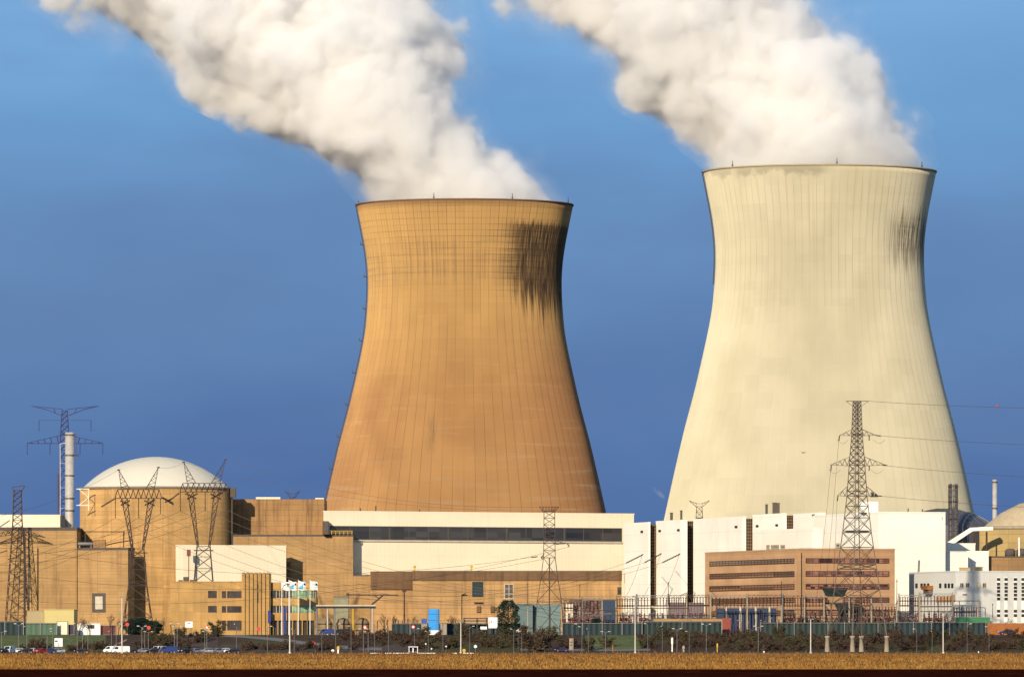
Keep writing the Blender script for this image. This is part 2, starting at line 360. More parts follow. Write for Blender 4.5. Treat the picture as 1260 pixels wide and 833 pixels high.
# ------------------------------------------------------------------ steam
def plume(name, label, rows, Y, cx, seed, thick):
    """rows = (photo row, left edge, right edge, drift away from the eye in m), from the tower mouth up.
    The cloud is a real volume: dense inside, breaking up into billows towards its skin."""
    rows = sorted(rows, key=lambda r: -r[0]); zs = [PZ(r[0], Y) for r in rows]; z0, z1 = zs[0], zs[-1]
    cxs = [(PX(r[1],Y)+PX(r[2],Y))/2 for r in rows]; hw = [(PX(r[2],Y)-PX(r[1],Y))/2 for r in rows]; dy = [r[3] for r in rows]
    hy = [thick[0]+(thick[1]-thick[0])*min(1, max(0,(z-zs[1])/60.0)) for z in zs]
    xa, xb = min(cxs)-5, max(cxs)+5
    t = NT(name); pos = t.pos(); x, y, z = t.sep(pos)
    u = t.math('DIVIDE', t.math('SUBTRACT', z, z0), z1-z0, clamp=True)
    rp_ = t.ramp(u, [((zz-z0)/(z1-z0), ((c-xa)/(xb-xa), h/120.0, d/100.0)) for zz, c, h, d in zip(zs, cxs, hw, dy)], 'B_SPLINE')
    sc = t.n('ShaderNodeSeparateColor'); t.put(sc.inputs[0], rp_)
    X = t.math('MULTIPLY_ADD', sc.outputs[0], xb-xa, xa); H = t.math('MULTIPLY', sc.outputs[1], 120.0); D = t.math('MULTIPLY', sc.outputs[2], 100.0)
    HY = t.math('MULTIPLY_ADD', t.math('DIVIDE', t.math('SUBTRACT', z, zs[1]), 60.0, clamp=True), thick[1]-thick[0], thick[0])
    a = t.math('DIVIDE', t.math('SUBTRACT', x, X), H); b = t.math('DIVIDE', t.math('SUBTRACT', t.math('SUBTRACT', y, Y), D), HY)
    rho = t.math('SQRT', t.math('ADD', t.math('MULTIPLY', a, a), t.math('MULTIPLY', b, b)))
    q = t.n('ShaderNodeVectorMath', operation='ADD'); t.put(q.inputs[0], pos); q.inputs[1].default_value = (seed*137.0, seed*71.0, 0); q = q.outputs[0]
    big = t.noise(q, .016, 1, .5)
    def billow(sc_, det): return t.math('ABSOLUTE', t.math('MULTIPLY_ADD', t.noise(q, sc_, det, .5), 2.0, -1.0))
    bl = t.math('ADD', t.math('MULTIPLY', billow(.026, 1), 1.0), t.math('ADD', t.math('MULTIPLY', billow(.062, 1), .62), t.math('MULTIPLY', billow(.150, 2), .27)))
    amp = t.smooth(z, 172.0, 196.0)
    sft = t.math('MULTIPLY', t.math('MULTIPLY_ADD', bl, STEAM_A, -.30*STEAM_A/.9*1.0), amp)
    sft = t.math('ADD', sft, t.math('MULTIPLY', t.math('MULTIPLY', t.math('SUBTRACT', big, .5), .9), amp))
    s_ = t.math('ADD', t.math('SUBTRACT', 1.0, rho), sft)
    dens = t.math('MULTIPLY', t.smooth(s_, .0, .20), STEAM_D)
    dens = t.math('ADD', dens, t.math('MULTIPLY', t.smooth(s_, -.22, .05), STEAM_D*.035))
    p = t.n('ShaderNodeVolumePrincipled'); p.inputs['Color'].default_value = (.993,.992,.990,1); p.inputs['Anisotropy'].default_value = 0.0
    t.put(p.inputs['Density'], dens); t.t.links.new(p.outputs[0], t.out.inputs['Volume'])
    # domain: a closed billowing skin a little outside the cloud
    def lerp_rows(vals, zz):
        for k in range(len(zs)-1):
            if zz <= zs[k+1]:
                f = (zz-zs[k])/(zs[k+1]-zs[k]); f = f*f*(3-2*f) if False else f; return vals[k]+(vals[k+1]-vals[k])*f
        return vals[-1]
    from mathutils import noise as mn
    nz, na = 90, 96; vs = []
    for i in range(nz+1):
        zz = z0+(z1-z0)*i/nz; cX, h, d = lerp_rows(cxs,zz), lerp_rows(hw,zz), lerp_rows(dy,zz); k_ = thick[0]+(thick[1]-thick[0])*min(1,max(0,(zz-zs[1])/60.0))
        for j in range(na):
            an = 2*math.pi*j/na; g = 1.16 + .14*min(1,max(0,(zz-184)/14))
            px, py = cX+h*math.cos(an), Y+d+k_*math.sin(an)
            if zz > 180: g += (.10*mn.noise(Vector((px*.03+seed*9, py*.03, zz*.03)))+.10*abs(mn.noise(Vector((px*.08+seed*9, py*.08, zz*.08)))))*min(1,(zz-180)/16)
            wx, wy = cX+h*g*math.cos(an), Y+d+k_*g*math.sin(an)
            lim = prof_r(max(15.,zz))-1.6 if zz < 180.2 else (43.0+ (zz-180.2)*1.2 if zz < 190 else 1e9)
            rr = math.hypot(wx-cx, wy-Y)
            if rr > lim and zz < 186: wx, wy = cx+(wx-cx)*lim/rr, Y+(wy-Y)*lim/rr
            vs.append((wx, wy, zz))
    fs = [(i*na+j, i*na+(j+1)%na, (i+1)*na+(j+1)%na, (i+1)*na+j) for i in range(nz) for j in range(na)] + [tuple(range(na-1,-1,-1)), tuple(nz*na+j for j in range(na))]
    me = bpy.data.meshes.new(name); me.from_pydata(vs, [], fs); me.materials.append(t.m); me.update()
    ob = bpy.data.objects.new(name, me); COL.objects.link(ob)
    return tag(ob, label, 'steam plume', 'steam plumes over the cooling towers')
STEAM_D, STEAM_A = .20, .62
plume('steam_plume', 'drifting white steam plume above the tan tower with blue shaded edges',
      [(290,452,692,0),(255,443,692,0),(238,441,680,0),(215,424,660,0),(190,384,638,2),(165,334,616,4),(140,292,598,7),(115,246,588,10),(90,210,578,13),(60,166,567,16),(30,122,556,18),(0,84,544,20),(-60,20,505,24),(-110,-60,470,28)], Y1, CX1, 1, (38, 50))
plume('steam_plume', 'dense white steam plume rising from the cream tower on the right',
      [(255,880,1134,0),(215,870,1140,0),(198,868,1132,0),(180,862,1120,0),(160,842,1106,2),(140,804,1094,4),(118,780,1083,6),(95,768,1072,9),(70,744,1060,12),(45,698,1041,14),(20,652,1020,16),(0,624,1008,18),(-60,552,962,22),(-110,480,920,26)], Y2, CX2, 2, (39, 50))

# a thread of vent steam from the roofs in front of the cream tower
t = NT('thin steam'); pos = t.pos(); n_ = t.noise(pos, .22, 4, .6); p = t.n('ShaderNodeVolumePrincipled'); p.inputs['Color'].default_value = (.98,.98,.98,1)
t.put(p.inputs['Density'], t.math('MULTIPLY', t.smooth(n_, .38, .66), .075)); t.t.links.new(p.outputs[0], t.out.inputs['Volume'])
mb = MB(); Yw = 2676; prev = None; ring = []
for i in range(9):
    f = i/8; q = P(819-15*f, 616-17*f**.9, Yw); r = .12+1.25*math.sin(math.pi*min(1,f*.93+.04))
    ring += [(q.x+r*math.cos(a*math.pi/6), q.y+r*math.sin(a*math.pi/6), q.z+.3*math.sin(a*2+i)) for a in range(12)]
mb.add(ring, [(12*i+k,12*i+(k+1)%12,12*i+12+(k+1)%12,12*i+12+k) for i in range(8) for k in range(12)]+[tuple(range(11,-1,-1)), tuple(range(96,108))], True)
tag(mb.build('steam_wisp', t.m), 'faint small wisp of steam left of the cream tower foot', 'steam wisp')
# ------------------------------------------------------------------ ground
def ground_z(Y):
    if Y < 2376: return 0.0
    if Y < 2431:
        t = (Y-2376)/55.0; return GZ*(t*t*(3-2*t)*.4 + t*.6)
    return GZ
def sheet(name, ys, mat, W=None):
    mb = MB()
    for a, b in zip(ys[:-1], ys[1:]):
        W0, W1 = max(900, a*.6), max(900, b*.6)
        mb.add([(-W0,a,ground_z(a)),(W0,a,ground_z(a)),(W1,b,ground_z(b)),(-W1,b,ground_z(b))], [(0,1,2,3)])
    return structure(name, mb, mat)
g = NT('bank and yard ground'); p = g.pos()
n1 = g.noise(g.scale(p, (.022,.010,.03)), 1, 5, .6); n2 = g.noise(p, .35, 5, .7)
gc = g.ramp(n2, [(.3,(.045,.036,.018)),(.5,(.072,.064,.026)),(.7,(.060,.074,.022))])
gc = g.mix(g.smooth(n1, .40, .56), gc, g.ramp(n2, [(.3,(.042,.025,.019)),(.7,(.075,.048,.033))]))
g.surf(gc, .95, bump=n2, bstr=.6, bdist=.3, spec=.1)
sheet('ground', [2105,2376]+[2376+5.5*i for i in range(1,11)]+[2500,2800,3500,5000,9000,30000], g.m)
g = NT('car park tarmac'); p = g.pos()
n = g.noise(p, .25, 4, .6); g.surf(g.ramp(n, [(.3,(.040,.038,.040)),(.7,(.062,.058,.058))]), .9)
sheet('car_park', [1945,2105], g.m)
g = NT('stubble field soil'); p = g.pos()
n = g.noise(g.scale(p, (.06,.02,.06)), 1, 5, .65); n2 = g.noise(p, .8, 4, .7)
gc = g.ramp(n, [(.35,(.13,.055,.014)),(.55,(.20,.095,.020)),(.7,(.18,.095,.026))])
gc = g.mix(g.smooth(n2, .5, .7), gc, (.15,.065,.018))
g.surf(gc, .95, bump=n2, bstr=.8, bdist=.2, spec=.05)
sheet('field', [772,1100,1500,1945], g.m)
g = NT('ploughed soil'); p = g.pos()
n = g.noise(g.scale(p, (.25,.06,.3)), 1, 5, .7)
g.surf(g.ramp(n, [(.35,(.012,.0028,.0016)),(.6,(.026,.0062,.0034)),(.75,(.055,.018,.009))]), .95, bump=n, bstr=1.0, bdist=.4, spec=.0)
# furrows: a real corrugation
mb = MB(); ys = [-300, 300, 560]
y = 560
while y < 771: y += 1.1; ys.append(y)
ys[-1] = 772
zz = [0]*len(ys)
rg = random.Random(3)
for i in range(3, len(ys)-1): zz[i] = -.02 + (.16 if i % 2 else 0)*rg.uniform(.5,1.3)
for i in range(len(ys)-1):
    mb.add([(-300,ys[i],zz[i]),(300,ys[i],zz[i]),(300,ys[i+1],zz[i+1]),(-300,ys[i+1],zz[i+1])], [(0,1,2,3)])
structure('ploughed_field', mb, g.m)

# dry grass on the stubble field: uncountable, one object
rg = np.random.default_rng(21)
def blades(n, y0, y1, hmin, hmax, wid):
    Yb = y0 + (y1-y0)*rg.random(n)**1.35; X = (rg.random(n)*2-1)*(Yb*.078+4)
    # clumping
    X += .8*np.sin(Yb*.37)+.6*np.sin(X*1.7); h = (hmin+(hmax-hmin)*rg.random(n)**2)*(.75+.5*np.sin(X*.21+Yb*.013)**2)
    a = rg.random(n)*6.28; wv = wid*(.5+rg.random(n)); lx = (rg.random(n)-.5)*h*.9
    ca, sa = np.cos(a)*wv*.5, np.sin(a)*wv*.5
    v = np.stack([np.stack([X-ca,Yb-sa,np.zeros(n)-.02],1), np.stack([X+ca,Yb+sa,np.zeros(n)-.02],1), np.stack([X+lx,Yb+(rg.random(n)-.5)*h*.5,h],1)],1)
    return v.reshape(-1,3)
V = np.concatenate([blades(70000,772,1940,.14,.50,.22), blades(16000,772,800,.12,.42,.10), blades(2600,1500,1944,.5,1.15,.25), blades(700,772,1200,.4,.8,.12)])
me = bpy.data.meshes.new('dry_grass'); me.from_pydata(V.tolist(), [], np.arange(len(V)).reshape(-1,3).tolist())
g = NT('dry grass'); p = g.pos(); n = g.noise(g.scale(p, (.05,.022,.0)), 1, 5, .65); n2 = g.noise(p, 1.3, 3, .7)
gc = g.ramp(n, [(.32,(.20,.092,.024)),(.5,(.32,.175,.042)),(.68,(.28,.195,.058))])
s_ = t_ = None
lg = g.noise(g.scale(p, (.006,.016,.0)), 1, 4, .65)
gc = g.mix(g.math('MULTIPLY', g.smooth(lg, .42, .62), .7), gc, (.135,.050,.018))
gc = g.mix(g.math('MULTIPLY', g.smooth(g.sep(p)[1], 1250.0, 1900.0), .55), gc, (.11,.045,.020))
gc = g.mix(g.math('MULTIPLY', g.smooth(n2, .48, .68), .7), gc, (.13,.055,.018))
gc = g.mix(g.math('MULTIPLY', g.smooth(n2, .40, .30), .7), gc, (.46,.28,.08))
g.surf(gc, .9, spec=.05); me.materials.append(g.m)
go = bpy.data.objects.new('dry_grass', me); COL.objects.link(go)
tag(go, 'golden dry grass covering the stubble field beyond the ploughed soil', 'grass', kind='stuff')
# ------------------------------------------------------------------ materials for buildings
def concrete(name, c, band=1.2, seam=6.0, stain=.35, dark=(.16,.10,.06), linek=.42, bs=.4):
    c = (c[0]*1.03, c[1]*.99, c[2]*.92)
    t = NT(name); p = t.pos(); s = t.sep(p)
    h = t.math('ADD', s[0], t.math('MULTIPLY', s[1], .27))
    big = t.noise(t.scale(p, (.05,.05,.07)), 1, 4, .6)
    col = t.mix(t.smooth(big, .3, .7), tuple(k*.74 for k in c), tuple(min(1,k*1.06) for k in c))
    fz = t.math('ABSOLUTE', t.math('SUBTRACT', t.math('FRACT', t.math('DIVIDE', s[2], band)), .5))
    zb = t.math('FLOOR', t.math('DIVIDE', s[2], band))
    panel = t.noise(t.comb(t.math('FLOOR', t.math('DIVIDE', h, seam)), zb, 0.0), 7.31, 0, .5)
    col = t.mix(t.math('MULTIPLY', t.smooth(panel, .35, .7), .34), col, tuple(k*.62 for k in c))
    fx = t.math('ABSOLUTE', t.math('SUBTRACT', t.math('FRACT', t.math('DIVIDE', h, seam)), .5))
    ln = t.math('MAXIMUM', t.smooth(fz, .43, .49), t.smooth(fx, .480, .497))
    col = t.mix(t.math('MULTIPLY', ln, linek), col, dark)
    st = t.noise(t.comb(t.math('MULTIPLY', h, .55), t.math('MULTIPLY', s[1], .2), t.math('MULTIPLY', s[2], .045)), 1, 5, .65)
    col = t.mix(t.math('MULTIPLY', t.smooth(st, .47, .72), stain*1.25), col, dark)
    lt = t.noise(t.comb(t.math('MULTIPLY', h, .8), 5.0, t.math('MULTIPLY', s[2], .06)), 1, 4, .6)
    col = t.mix(t.math('MULTIPLY', t.smooth(lt, .58, .75), stain*.6), col, tuple(min(1,k*1.5) for k in c))
    return t.surf(col, .93, bump=ln, bstr=bs, bdist=-.06, spec=.12, diffrough=.6)
def cladding(name, c, rib=1.0, seam=7.5, k=.12, dirt=.12):
    t = NT(name); p = t.pos(); s = t.sep(p)
    h = t.math('ADD', s[0], t.math('MULTIPLY', s[1], .27))
    fx = t.math('ABSOLUTE', t.math('SUBTRACT', t.math('FRACT', t.math('DIVIDE', h, rib)), .5))
    fz = t.math('ABSOLUTE', t.math('SUBTRACT', t.math('FRACT', t.math('DIVIDE', s[2], seam)), .5))
    big = t.noise(t.scale(p, (.04,.04,.06)), 1, 4, .6)
    st = t.noise(t.comb(t.math('MULTIPLY', h, .7), t.math('MULTIPLY', s[1], .2), t.math('MULTIPLY', s[2], .05)), 1, 4, .65)
    col = t.mix(t.smooth(big, .3, .7), tuple(x*.95 for x in c), tuple(min(.9,x*1.04) for x in c))
    col = t.mix(t.math('MULTIPLY', t.smooth(st, .5, .75), dirt), col, tuple(x*.55 for x in c))
    col = t.mix(t.math('MULTIPLY', t.smooth(fz, .475, .495), k*1.6), col, tuple(x*.45 for x in c))
    col = t.mix(t.math('MULTIPLY', t.smooth(fx, .40, .48), k), col, tuple(x*.5 for x in c))
    return t.surf(col, .6, bump=fx, bstr=.25, bdist=.08, spec=.25, diffrough=.3)
def glass(name, c0, c1, size=1.3, rough=.18):
    t = NT(name); p = t.pos(); s = t.sep(p)
    wn = t.n('ShaderNodeTexWhiteNoise'); h = t.math('ADD', s[0], t.math('MULTIPLY', s[1], .31))
    t.put(wn.inputs['Vector'], t.comb(t.math('FLOOR', t.math('DIVIDE', h, size)), t.math('FLOOR', t.math('DIVIDE', s[2], 2.0)), 0.0))
    return t.surf(t.mix(wn.outputs['Value'], c0, c1), rough, spec=.6)
M = dict(
 cont=concrete('containment concrete', (.50,.325,.145), 1.5, 9.0, .30, (.17,.10,.05)),
 slab=concrete('auxiliary hall concrete', (.45,.298,.145), 1.2, 7.0, .30, (.15,.09,.05)),
 dslab=concrete('weathered upper concrete', (.36,.222,.108), 2.0, 8.0, .6, (.10,.06,.035)),
 office=concrete('ochre office concrete', (.51,.335,.14), 3.4, 5.0, .28, (.16,.10,.06), .2),
 brownw=concrete('low hall tan concrete', (.46,.298,.146), 2.2, 6.0, .35, (.15,.09,.05)),
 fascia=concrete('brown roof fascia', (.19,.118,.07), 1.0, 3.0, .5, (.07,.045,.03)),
 brick=concrete('tan office brick', (.41,.262,.158), .9, 30.0, .15, (.2,.12,.07), .12),
 roofd=plain('dark roof felt', (.085,.07,.06), .9),
 cream=cladding('cream cladding', (.66,.63,.56), 1.1, 6.0, .07),
 creamw=cladding('warm white cladding', (.73,.655,.50), 1.6, 5.0, .10, .16),
 white=cladding('white hall cladding', (.76,.735,.66), 1.2, 6.0, .17, .22),
 bluegrey=cladding('blue grey panels', (.53,.535,.515), 2.2, 3.4, .10, .05),
 yellow=cladding('pale yellow sheet', (.52,.44,.19), 1.0, 4.0, .08),
 khaki=cladding('khaki sheet', (.36,.29,.16), 1.0, 4.0, .08),
 dome=plain('white dome paint', (.62,.585,.49), .55, 0, .04, .05),
 gdome=plain('grey lead dome', (.085,.088,.11), .45, .3, .15, .08),
 steel=plain('galvanised steel', (.15,.145,.15), .5, .4), lat=plain('weathered lattice steel', (.048,.032,.028), .65, .2),
 latg=plain('grey lattice steel', (.105,.083,.07), .6, .3), lathaze=plain('haze tinted far steel', (.030,.036,.13), .7),  # the far steel carries its distance haze in the base colour
 black=plain('black porcelain', (.018,.015,.016), .35), dark=plain('dark opening', (.02,.02,.022), .7),
 stackw=plain('pale stack metal', (.50,.47,.43), .45, .3), teal=cladding('teal sheet piling', (.010,.027,.027), .9, 9.0, .5, .6),
 tealb=cladding('blue teal sheet piling', (.009,.026,.033), .9, 9.0, .5, .6), greensh=cladding('green sheet fence', (.07,.13,.085), 1.2, 9.0, .35, .3),
 navy=plain('navy sheet', (.012,.028,.075), .6), conc=plain('bare concrete', (.29,.245,.185), .9),
 glass=glass('dark window glass', (.02,.02,.022), (.07,.065,.06)), glassr=glass('office glass with brown reflections', (.03,.012,.010), (.33,.16,.11), 1.6),  # office panes: red brown reflections and pale blinds painted into the colour
 glassg=glass('green curved glass', (.10,.22,.13), (.24,.36,.20), 1.0), glassb=glass('louvre glass', (.018,.018,.022), (.05,.05,.055), 5.0),
 frame=plain('window frame brown', (.060,.030,.022), .6), framew=plain('window frame pale', (.45,.40,.32), .6),
 rust=plain('red brown porcelain', (.085,.022,.016), .4), blue=plain('bright blue panel', (.01,.25,.66), .4, 0, .05), orange=plain('orange board', (.27,.095,.022), .7),
 wht=plain('white paint', (.74,.73,.70), .5, 0, .06), red=plain('red paint', (.60,.03,.025), .5), green=plain('green container paint', (.02,.16,.06), .6),
 yel=plain('yellow paint', (.50,.31,.03), .5), wire=plain('aluminium conductor', (.09,.075,.06), .6, .2))

# ------------------------------------------------------------------ building helpers
V2 = lambda a, b: Vector((a, b))
def hit(A, d, px):
    k = (px-630)/F; return (k*A.y - A.x)/(d.x - k*d.y)
def rot_plan(cpx, Y, lpx, rpx, a=15.0):
    er = V2(math.cos(R(a)), math.sin(R(a))); el = V2(-math.sin(R(a)), math.cos(R(a)))
    C = V2(PX(cpx, Y), Y); Lp = C + el*hit(C, el, lpx); Rp = C + er*hit(C, er, rpx)
    return C, Lp, Rp, Lp+Rp-C
def flat_plan(x0, x1, Y, depth): # front left, front right, back right, back left
    a, b = PX(x0, Y), PX(x1, Y); return [V2(a,Y), V2(b,Y), V2(b,Y+depth), V2(a,Y+depth)]
def obox(mb, A, d, u0, u1, o0, o1, z0, z1, mi=0):
    n = V2(d.y, -d.x)
    pts = [A+d*u0+n*o1, A+d*u1+n*o1, A+d*u1+n*o0, A+d*u0+n*o0]
    return mb.prism([(q.x,q.y) for q in pts], z0, z1, mi)
def window(root, A, d, u0, u1, z0, z1, n=1, rows=1, frame='frame', pane='glass', bw=.14, name='window', sill=False, label=None):
    fm = MB()
    obox(fm, A, d, u0, u1, .0, .22, z1-bw, z1); obox(fm, A, d, u0, u1, .0, .30 if sill else .22, z0, z0+bw)
    obox(fm, A, d, u0, u0+bw, .0, .215, z0+bw, z1-bw); obox(fm, A, d, u1-bw, u1, .0, .215, z0+bw, z1-bw)
    for i in range(1, n): c = u0+(u1-u0)*i/n; obox(fm, A, d, c-bw*.4, c+bw*.4, .0, .17, z0+bw, z1-bw)
    for i in range(1, rows): c = z0+(z1-z0)*i/rows; obox(fm, A, d, u0+bw, u1-bw, .0, .16, c-bw*.35, c+bw*.35)
    w = fm.build(name, M[frame], root, label)
    pm = MB(); obox(pm, A, d, u0+bw*.5, u1-bw*.5, -.05, .06, z0+bw*.5, z1-bw*.5); pm.build('pane', M[pane], w)
    return w
def win_px(root, A, d, x0, x1, y0, y1, Yref=None, **k):
    u0, u1 = hit(A, d, x0), hit(A, d, x1); Yr = (A+d*((u0+u1)/2)).y
    return window(root, A, d, u0, u1, PZ(y1, Yr), PZ(y0, Yr), **k)
def block(name, label, plan, ztop, wall, cat='building', z0=GZ, group=None, coping='roofd', ch=.5, cp=.12, root=None):
    """walls with a coping round the roof edge"""
    c = sum((V2(p.x,p.y) for p in plan), V2(0,0))/len(plan)
    if root is None: root = thing(name, label, cat, (c.x, c.y, z0), group)
    zt = ztop if hasattr(ztop,'__len__') else [ztop]*len(plan)
    MB().prism([(p.x,p.y) for p in plan], z0, [z-ch for z in zt]).build('wall', wall if not isinstance(wall,str) else M[wall], root)
    grow = [(p.x+(p.x-c.x)/max(1e-6,(p-c).length)*cp*1.5, p.y+(p.y-c.y)/max(1e-6,(p-c).length)*cp*1.5) for p in plan]
    n = len(plan); a = sum(plan[i].x*plan[(i+1)%n].y-plan[(i+1)%n].x*plan[i].y for i in range(n))
    g2 = grow if a > 0 else grow[::-1]; z2 = zt if a > 0 else zt[::-1]
    mb = MB(); vs = [(p[0],p[1],z2[i]-ch+.003) for i,p in enumerate(g2)]+[(p[0],p[1],z2[i]) for i,p in enumerate(g2)]
    mb.add(vs, [tuple(range(n-1,-1,-1)), tuple(range(n,2*n))]+[(i,(i+1)%n,n+(i+1)%n,n+i) for i in range(n)])
    mb.build('roof', M[coping] if isinstance(coping,str) else coping, root)
    return root
def vent_box(root, x, y, z, w, d, h, mat='steel', name='roof_vent'):
    MB().box(x-w/2, x+w/2, y-d/2, y+d/2, z, z+h).box(x-w/2-.15, x+w/2+.15, y-d/2-.15, y+d/2+.15, z+h, z+h+.2).build(name, M[mat], root)

EX = V2(1,0)
# ------------------------------------------------------------------ left: reactor group
Yc = 2700.0; ccx = PX(192, Yc); cr = 93.5/F*Yc
root = thing('reactor_building', 'round tan concrete reactor building with a white dome', 'reactor building', (ccx, Yc, GZ))
zt = PZ(600, Yc)
MB().lathe([(cr, GZ),(cr, zt)], 96, (ccx, Yc, 0)).build('wall', M['cont'], root)
MB().lathe([(cr-.2,zt-.9),(cr+.35,zt-.85),(cr+.35,zt),(cr-3,zt+.05)], 96, (ccx,Yc,0)).build('ring_beam', plain('grey ring beam', (.20,.16,.12), .9), root)
hd = PZ(562, Yc)-zt; rb = cr-1.2; Rs = (rb*rb+hd*hd)/(2*hd)
prof = [(max(.01,Rs*math.sin(t)), zt+hd-Rs+Rs*math.cos(t)) for t in [math.asin(rb/Rs)*(1-i/16) for i in range(17)]]
MB().lathe(prof, 96, (ccx,Yc,0)).build('dome', M['dome'], root)
# stair/lift box on the right of the ring
MB().box(PX(283.5,Yc-6), PX(290,Yc-6), Yc-8, Yc-3, PZ(612,Yc-6), PZ(600,Yc-6)).box(PX(285,Yc-6), PX(286.2,Yc-6), Yc-7, Yc-4, GZ, PZ(612,Yc-6)).build('ladder_shaft', M['roofd'], root)
mb = MB()
for yy in (601.5, 621.5): mb.bar(P(94,yy,2676), P(110,yy,2676), .22)
mb.bar(P(97,601.5,2676), P(109,612,2676), .16).bar(P(109,612,2676), P(97,621.5,2676), .16).bar(P(109,601,2676), P(109,628,2676), .18)
mb.build('pipe_bracket', M['stackw'], root)
# far-left hall and its pale upper storey
block('upper_hall', 'pale cream flat roofed storey behind the far left concrete hall', flat_plan(-90, 74, 2700, 40), PZ(633,2700), 'creamw', ch=.4, coping='creamw')
rt = block('concrete_hall', 'banded tan concrete hall at the far left with dark roof edge', flat_plan(-90, 94.5, 2662, 30), PZ(648.5,2662), 'slab', ch=1.2)
mb = MB(); mb.box(PX(29,2662), PX(30.5,2662), 2661.6, 2662.2, GZ, PZ(650,2662)); mb.box(PX(34.5,2662), PX(36,2662), 2661.6, 2662.2, GZ, PZ(650,2662)); mb.build('downpipe', M['roofd'], rt)
C, Lp, Rp, Bp = rot_plan(157.5, 2640, 95.5, 165.5, -14)
# rotated the other way: the wide face looks at the field, the narrow right one is turned from the sun
er = V2(math.cos(R(-14)), math.sin(R(-14))); el = V2(math.sin(R(14)), math.cos(R(14)))
C = V2(PX(157.5,2655),2655); Lq = C + er*hit(C, er, 95.5); Rq = C + el*hit(C, el, 165.5)
rt = block('concrete_block', 'tan concrete block with one green framed window left of the lattice portal', [Lq, C, Rq, Lq+Rq-C], PZ(673.5,2655), 'slab', ch=.9)
win_px(rt, Lq, er, 113.5, 130, 729.5, 753, n=1, frame='roofd', pane='framew', bw=1.1)
zr = PZ(673.5,2655)
mb = MB(); mb.bar(P(96,669,2662), P(114,669,2662), .75, 12, smooth=True); [mb.box(PX(x,2662)-.2, PX(x,2662)+.2, 2661.6,2662.4, zr, PZ(669,2662)) for x in (98,112)]; mb.build('roof_tank', M['steel'], rt)
MB().box(PX(115,2662), PX(130,2662), 2660, 2664, zr, PZ(664,2662)).build('plant_room', M['dslab'], rt)
mb = MB()
for x in (105, 152): mb.bar((PX(x,2664),2664,zr), P(x,654,2664), .22)
mb.bar(P(105,654,2664), P(152,654,2664), .22).bar((PX(152,2664),2664,zr), (PX(152,2664),2669,PZ(654,2669)), .2)
mb.build('roof_frame', M['lat'], rt)
# annexes
block('storage_annex', 'small khaki sheet annex at the foot of the far left hall', flat_plan(33.5, 54, 2600, 20), PZ(751,2600), 'khaki', ch=.25, coping='khaki')
block('storage_annex', 'pale yellow sheet annex beside the khaki one', flat_plan(54.3, 91, 2596, 22), PZ(749.5,2596), 'yellow', ch=.25, coping='yellow')
# block right of the dome: upper and lower tier
rt = block('auxiliary_building', 'stained dark concrete storey on a wider tan tier right of the white dome', flat_plan(287, 434.5, 2692, 19), PZ(657.5,2692), 'slab', ch=.7)
pl = flat_plan(276, 399, 2712, 40); MB().prism([(p.x,p.y) for p in pl], PZ(660,2712), PZ(614,2712)).build('upper_storey', M['dslab'], rt)
MB().box(PX(315,2713), PX(345,2713), 2711.7, 2716, PZ(614,2712), PZ(611.5,2712)).box(PX(388,2713), PX(398.5,2713), 2711.7, 2716, PZ(614,2712), PZ(612.5,2712)).build('roof_edge', M['creamw'], rt)
MB().box(PX(397,2690), PX(404.5,2690), 2688, 2694, PZ(657.4,2690), PZ(641,2690)).build('plant_room', M['roofd'], rt)
mb = MB()
for x in range(408, 434, 5): mb.bar((PX(x,2690),2690,PZ(657.5,2690)), P(x,653,2690), .12)
mb.bar(P(406,653,2690), P(434,653,2690), .12).bar(P(406,655.2,2690), P(434,655.2,2690), .10); mb.build('railing', M['yel'], rt)
# white block
er = V2(math.cos(R(28)), math.sin(R(28)))
A = V2(PX(225,2655),2655); B = A + er*hit(A, er, 352); n = V2(-er.y, er.x)
rt = block('white_block', 'plain cream white block behind the ochre office', [A, B, B+n*6, A+n*6], PZ(670,2655), 'creamw', ch=.3, coping='creamw')
mb = MB(); q = A+er*.5; mb.box(PX(230,2650), PX(234.5,2650), 2649, 2651, PZ(684,2650), PZ(676,2650)).box(PX(231.8,2650), PX(232.7,2650), 2649.6, 2650.4, GZ, PZ(684,2650)); 
vs = mb.build('vent_pipe', plain('rust red paint', (.16,.05,.035), .7), rt)
MB().box(PX(352.3,2682), PX(357,2682), 2680, 2690, GZ, PZ(691,2684)).build('stair_shaft', M['fascia'], rt)

# ochre office with ribbed stair tower
Yo = 2540
rt = thing('office_block', 'ochre concrete office with ribbed stair tower and curved green glass end', 'office building', (PX(300,Yo),Yo,GZ))
zto = PZ(716.5, Yo)
pl = flat_plan(209.5, 372, Yo, 24)
# main wall: body set back behind the horizontal bands on the right part
MB().prism([(p.x,p.y) for p in flat_plan(209.5, 297.5, Yo, 12)], GZ, zto).build('wall', M['office'], rt)
MB().prism([(p.x,p.y) for p in flat_plan(297.6, 366, Yo+1.2, 10)], GZ, zto-.1).build('rear_wall', M['fascia'], rt)
mb = MB(); mb.box(PX(209,Yo), PX(297.4,Yo), Yo-.15, Yo+12.1, zto+.003, zto+.45); mb.build('roof', M['office'], rt)
